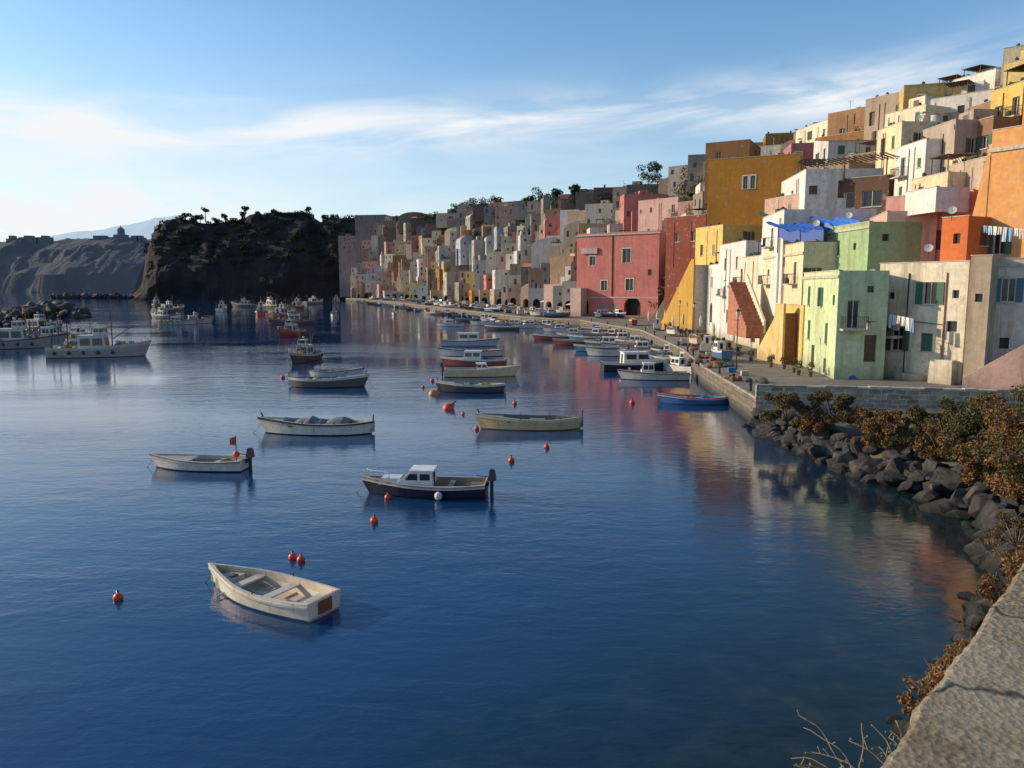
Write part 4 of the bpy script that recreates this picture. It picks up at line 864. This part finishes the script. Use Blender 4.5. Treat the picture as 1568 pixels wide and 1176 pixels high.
trawler(415,472,14,140,(.1,.08,.08),(.4,.4,.4),18); trawler(258,478,12,60,(.15,.1,.1),(.4,.4,.4),19); trawler(60,510,11,340,(.2,.2,.2),(.1,.05,.05),20); trawler(448,497,10,200,(.12,.05,.05),(.3,.06,.05),21); trawler(120,528,8,165,(.2,.25,.3),(.5,.48,.45),22)
random.seed(21)
BC=[(.6,.58,.54),(.04,.12,.3),(.5,.45,.35),(.62,.6,.58),(.3,.06,.04),(.05,.2,.35),(.1,.1,.1),(.6,.6,.56)]
def rb(px,py,L,deg,loc=None):
    k=random.choice(['motor','gozzo','motor']); e=random.choice([('gear',),('tarp',),('outboard',),('mast','gear'),()])
    cab=(-.1,.2,.6,.8) if (k=='motor' and random.random()<.6) else None
    boat('moored_boat',k,px,py,L,deg,random.choice(BC),random.choice(BC),extras=e,cab=cab,loc=loc,ropes=0,H=.75)
for px,py,L,d in [(850,520,7,180),(884,528,7,178),(905,522,7,170),(935,532,7,175),(925,518,7,185),(812,502,8,190),(790,500,8,175),(860,508,7,180),(960,535,7,190),(1000,548,6,170),(1020,556,6,150),(985,540,6,180),(955,524,6,180),(1040,570,5,120),(900,512,7,180),(760,492,8,170),(735,487,8,170),(700,482,8,160),(672,476,9,160),(650,474,9,150),(635,470,9,150),(604,482,5,95),(600,466,9,120),(575,463,9,140),(560,461,9,150),(745,498,7,180),(770,505,7,175),(716,492,6,180),(930,545,5,175),(690,500,6,178),(545,459,9,160),(618,466,9,150),(688,476,9,120),(720,481,9,150),(975,530,6,160),(940,512,6,170),(1008,538,5,165),(880,516,6,175),(915,538,6,178),(830,497,7,170),(845,503,7,188),(780,490,7,170),(805,492,6,160),(870,500,6,175),(915,508,6,170),(665,482,7,150),(655,467,8,130),(1028,546,5,150),(1052,560,4.5,130)]: rb(px,py,L,d)
# boats moored stern-to along the far quay, and pulled up on it
for i in range(46):
    t=4.0+5.6*i/46+random.uniform(-.03,.03); q,f=st(Q,t),st(Fl,t); d=(q-f).normalized(); p=q+d*random.uniform(3,10); rb(0,0,random.uniform(5,7.5),math.degrees(math.atan2(d.y,d.x))+random.uniform(-25,25),loc=V((p.x,p.y,0)))
for i in range(80):
    t=random.uniform(4.9,9.6); q,f=st(Q,t),st(Fl,t); p=q+(f-q)*random.uniform(.06,.6); rb(0,0,random.uniform(4.5,6.5),random.uniform(0,360),loc=V((p.x,p.y,1.95+.25)))
for t in (2.1,2.5,3.0,3.5,3.9,4.3):
    q,f=st(Q,t),st(Fl,t); p=q+(f-q)*.22; rb(0,0,4.2,random.uniform(70,110),loc=V((p.x,p.y,1.95+.2)))
def buoy(px,py,r=.2,c=(.62,.06,.02)):
    mb=MB(); m=plain('buoy_plastic',c,.4,.15,4); mb.ball((0,0,r*.45),r,m,n=14); mb.cyl((0,0,r*1.3),(0,0,r*1.75),r*.22,m); mb.cyl((0,0,r*1.75),(0,0,r*1.95),r*.33,BLK); mb.done('mooring_buoy',True,G(px,py))
for x,y,r in ((181,918,.14),(448,856,.14),(461,860,.14),(573,800,.16),(594,764,.15),(783,707,.17),(837,686,.16),(433,579,.22),(648,594,.16),(662,584,.2),(788,619,.18),(709,635,.13),(730,658,.16),(968,618,.22)): buoy(x,y,r)
def cone(px,py,r,c):
    mb=MB(); m=plain('buoy_plastic',c,.5,.2,4); mb.cyl((-.1,0,-.3),(.3,0,1.0*r),r,m,r*.35,12); mb.cyl((.3,0,r),(.5,0,r*1.4),.05,IRON); mb.ball((-.1,0,0),r*.98,m,n=12); mb.done('channel_buoy',True,G(px,py))
cone(688,626,.42,(.6,.07,.03)); cone(665,604,.4,(.55,.2,.03))

# ---------------------------------------------------------------- promenade things
def umbrella(p,c,openu=False):
    mb=MB(); mb.frame(p,V((1,0,0)),V((0,1,0))); m=plain('umbrella_canvas',c,.9,.1); mb.cyl((0,0,0),(0,0,3),.03,WOOD); mb.cyl((0,0,0),(0,0,.1),.3,SILL,n=10)
    if openu:
        for i in range(8):
            a,b_=i*math.pi/4,(i+1)*math.pi/4; mb.poly([mb.P(0,0,3),mb.P(1.9*math.cos(a),1.9*math.sin(a),2.3),mb.P(1.9*math.cos(b_),1.9*math.sin(b_),2.3)],m)
    else: mb.cyl((0,0,1.2),(0,0,2.1),.1,m,.22,8); mb.cyl((0,0,2.1),(0,0,3),.22,m,.03,8)
    mb.done('patio_umbrella')
for x,y in ((993,502),(1006,500),(1045,508),(1030,512),(1072,512),(1018,498),(1092,530)): umbrella(G(x,y,1.85),(.6,.55,.45))
for x,y,c in ((862,474,(.7,.68,.64)),(846,470,(.7,.68,.64)),(820,468,(.1,.3,.3)),(795,466,(.6,.6,.55)),(876,480,(.65,.6,.5)),(835,473,(.7,.68,.64)),(808,470,(.7,.65,.6)),(780,465,(.6,.6,.6)),(765,464,(.6,.3,.2)),(750,463,(.65,.62,.55)),(1052,503,(.65,.6,.5)),(1034,500,(.62,.58,.5))): umbrella(G(x,y,2.0),c,True)
def table(p):
    mb=MB(); mb.frame(p,V((1,0,0)),V((0,1,0))); mb.cyl((0,0,.72),(0,0,.76),.4,WOOD,n=10); mb.cyl((0,0,0),(0,0,.72),.04,IRON)
    for a in (.2,2.3,4.4):
        x,y=.75*math.cos(a),.75*math.sin(a); mb.box(x-.2,x+.2,y-.2,y+.2,.43,.47,WOOD); mb.box(x-.2,x+.2,y+.17,y+.2,.47,.9,WOOD)
        for i in (-.18,.16):
            for j in (-.18,.16): mb.box(x+i,x+i+.03,y+j,y+j+.03,0,.43,WOOD)
    mb.done('cafe_table')
for x,y in ((1090,535),(1100,528),(1075,522),(1050,515),(1120,545),(1062,514),(1085,522),(1108,538),(1032,508),(1044,512)): table(G(x,y,1.82))
def crate(p):
    mb=MB(); mb.frame(p,V((1,0,0)),V((0,1,0))); m=plain('crate',random.choice([(.5,.12,.03),(.04,.15,.4),(.5,.45,.3)]),.6)
    for k in range(3): mb.box(-.3,.3,-.2,.2,.02+k*.14,.12+k*.14,m)
    for x in (-.3,.26): mb.box(x,x+.04,-.22,-.203,0,.45,m)
    mb.done('fish_crate')
for x,y in ((1085,545),(1092,552),(1062,530),(1140,575),(1098,560),(1046,522),(1120,570),(1074,540)): crate(G(x,y,1.82))
def net(p,r,c):
    mb=MB(); 
    for i in range(5): mb.ball(p+V((random.uniform(-r,r),random.uniform(-r,r),.1)),r*random.uniform(.4,.7),plain('net_heap',c,.95),sc=(1,1,.5),n=8,jit=.15,loc=False)
    mb.done('fishing_net')
for x,y,c in ((1075,548,(.2,.1,.06)),(1110,560,(.06,.12,.1)),(1120,580,(.22,.12,.05)),(1310,578,(.02,.12,.4)),(1055,535,(.25,.15,.1)),(1068,555,(.15,.1,.08)),(1160,585,(.1,.1,.08)),(1088,562,(.2,.14,.08)),(1048,528,(.1,.1,.12))): net(G(x,y,1.85),.7,c)
def pot(p):
    mb=MB(); mb.frame(p,V((1,0,0)),V((0,1,0))); mb.cyl((0,0,0),(0,0,.4),.15,TILE,.22,10); st_=mb
    foliage('potted_plant',[(p+Z*.75,.35),(p+Z*1.0+V((.1,0,0)),.25)],240,.07,GG,st_)
for x,y in ((1200,565),(1215,570),(1222,574),(1130,545),(1115,538),(1180,562),(1240,576),(1150,553)): pot(G(x,y,1.82))
for t in np.arange(1.15,5,.28):
    q,f=st(Q,t),st(Fl,t); p=q+(f-q).normalized()*.7; p.z=1.8; mb=MB(); mb.cyl(p,p+Z*.45,.13,IRON,.1,loc=False,n=8); mb.ball(p+Z*.5,.17,IRON,sc=(1,1,.6),loc=False,n=8); mb.done('bollard')

# ---------------------------------------------------------------- sky, sun, camera
az=math.radians(-76); el=math.radians(19)   # azimuth from +Y, negative = left
w=bpy.data.worlds.new('World'); scene.world=w; w.use_nodes=True; nt=w.node_tree; bg=nt.nodes['Background']
sky=N(nt,'ShaderNodeTexSky',sky_type='NISHITA'); sky.sun_disc=False; sky.sun_elevation=el; sky.sun_rotation=az; sky.altitude=0; sky.air_density=1.0; sky.dust_density=.9; sky.ozone_density=1.5
tc=N(nt,'ShaderNodeTexCoord').outputs['Generated']; sp=N(nt,'ShaderNodeSeparateXYZ'); nt.links.new(tc,sp.inputs[0])
M=lambda op,a,b_=None: mth(nt,op,a,b_)
azn=M('ARCTAN2',sp.outputs[0],sp.outputs[1]); eln=M('ARCSINE',sp.outputs[2])
cb=N(nt,'ShaderNodeCombineXYZ'); nt.links.new(M('MULTIPLY',azn,3.2),cb.inputs[0]); nt.links.new(M('MULTIPLY',M('SUBTRACT',eln,M('MULTIPLY',azn,.06)),17),cb.inputs[1])
cn=nz(nt,cb.outputs[0],1.1,9,.58,.5)
ce=M('SUBTRACT',eln,M('ADD',.203,M('MULTIPLY',azn,.045))); band=M('POWER',2.718,M('MULTIPLY',M('MULTIPLY',ce,ce),-1300))
vv=M('SUBTRACT',eln,.06); veil=M('POWER',2.718,M('MULTIPLY',M('MULTIPLY',vv,vv),-42))
lft=mrange(nt,azn,.35,-.55,.45,1.0)
c1=M('MULTIPLY',ramp(nt,cn,[(.42,0),(.68,1)]),M('ADD',M('MULTIPLY',band,.85),M('MULTIPLY',veil,.2)))
c1=M('ADD',M('ADD',c1,M('MULTIPLY',band,.14)),M('MULTIPLY',M('MULTIPLY',veil,lft),.62))
cb2=N(nt,'ShaderNodeCombineXYZ'); nt.links.new(M('MULTIPLY',azn,9),cb2.inputs[0]); nt.links.new(M('MULTIPLY',eln,22),cb2.inputs[1]); pf=ramp(nt,nz(nt,cb2.outputs[0],1.0,8,.6),[(.42,.15),(.6,.85)])
left=M('MAXIMUM',0,M('MINIMUM',1,M('MULTIPLY',M('SUBTRACT',-.22,azn),4)))
lv=M('SUBTRACT',eln,.075); lowb=M('POWER',2.718,M('MULTIPLY',M('MULTIPLY',lv,lv),-500))
c2=M('MULTIPLY',M('MULTIPLY',pf,left),lowb)
tot=M('MINIMUM',1,M('ADD',c1,c2))
tint=mix(nt,1.0,sky.outputs[0],(.78,1.12,1.34),'MULTIPLY')
nt.links.new(mix(nt,tot,tint,(6.5,6.7,6.9)),bg.inputs['Color']); bg.inputs['Strength'].default_value=.14
sd=bpy.data.lights.new('sun','SUN'); sd.energy=5.0; sd.angle=math.radians(.5); sd.color=(1,.80,.55); so=bpy.data.objects.new('sun',sd); scene.collection.objects.link(so)
d=V((math.sin(az)*math.cos(el),math.cos(az)*math.cos(el),math.sin(el))); so.rotation_euler=d.to_track_quat('Z','Y').to_euler()
cam=bpy.data.cameras.new('camera'); co=bpy.data.objects.new('camera',cam); scene.collection.objects.link(co); cam.sensor_width=36; cam.lens=36*FP/1568; cam.clip_start=.05; cam.clip_end=60000
co.location=(0,0,CAMZ); co.rotation_euler=(math.radians(90)-PI,0,0); scene.camera=co
scene.view_settings.view_transform='Standard'; scene.view_settings.look='None'; scene.view_settings.exposure=0
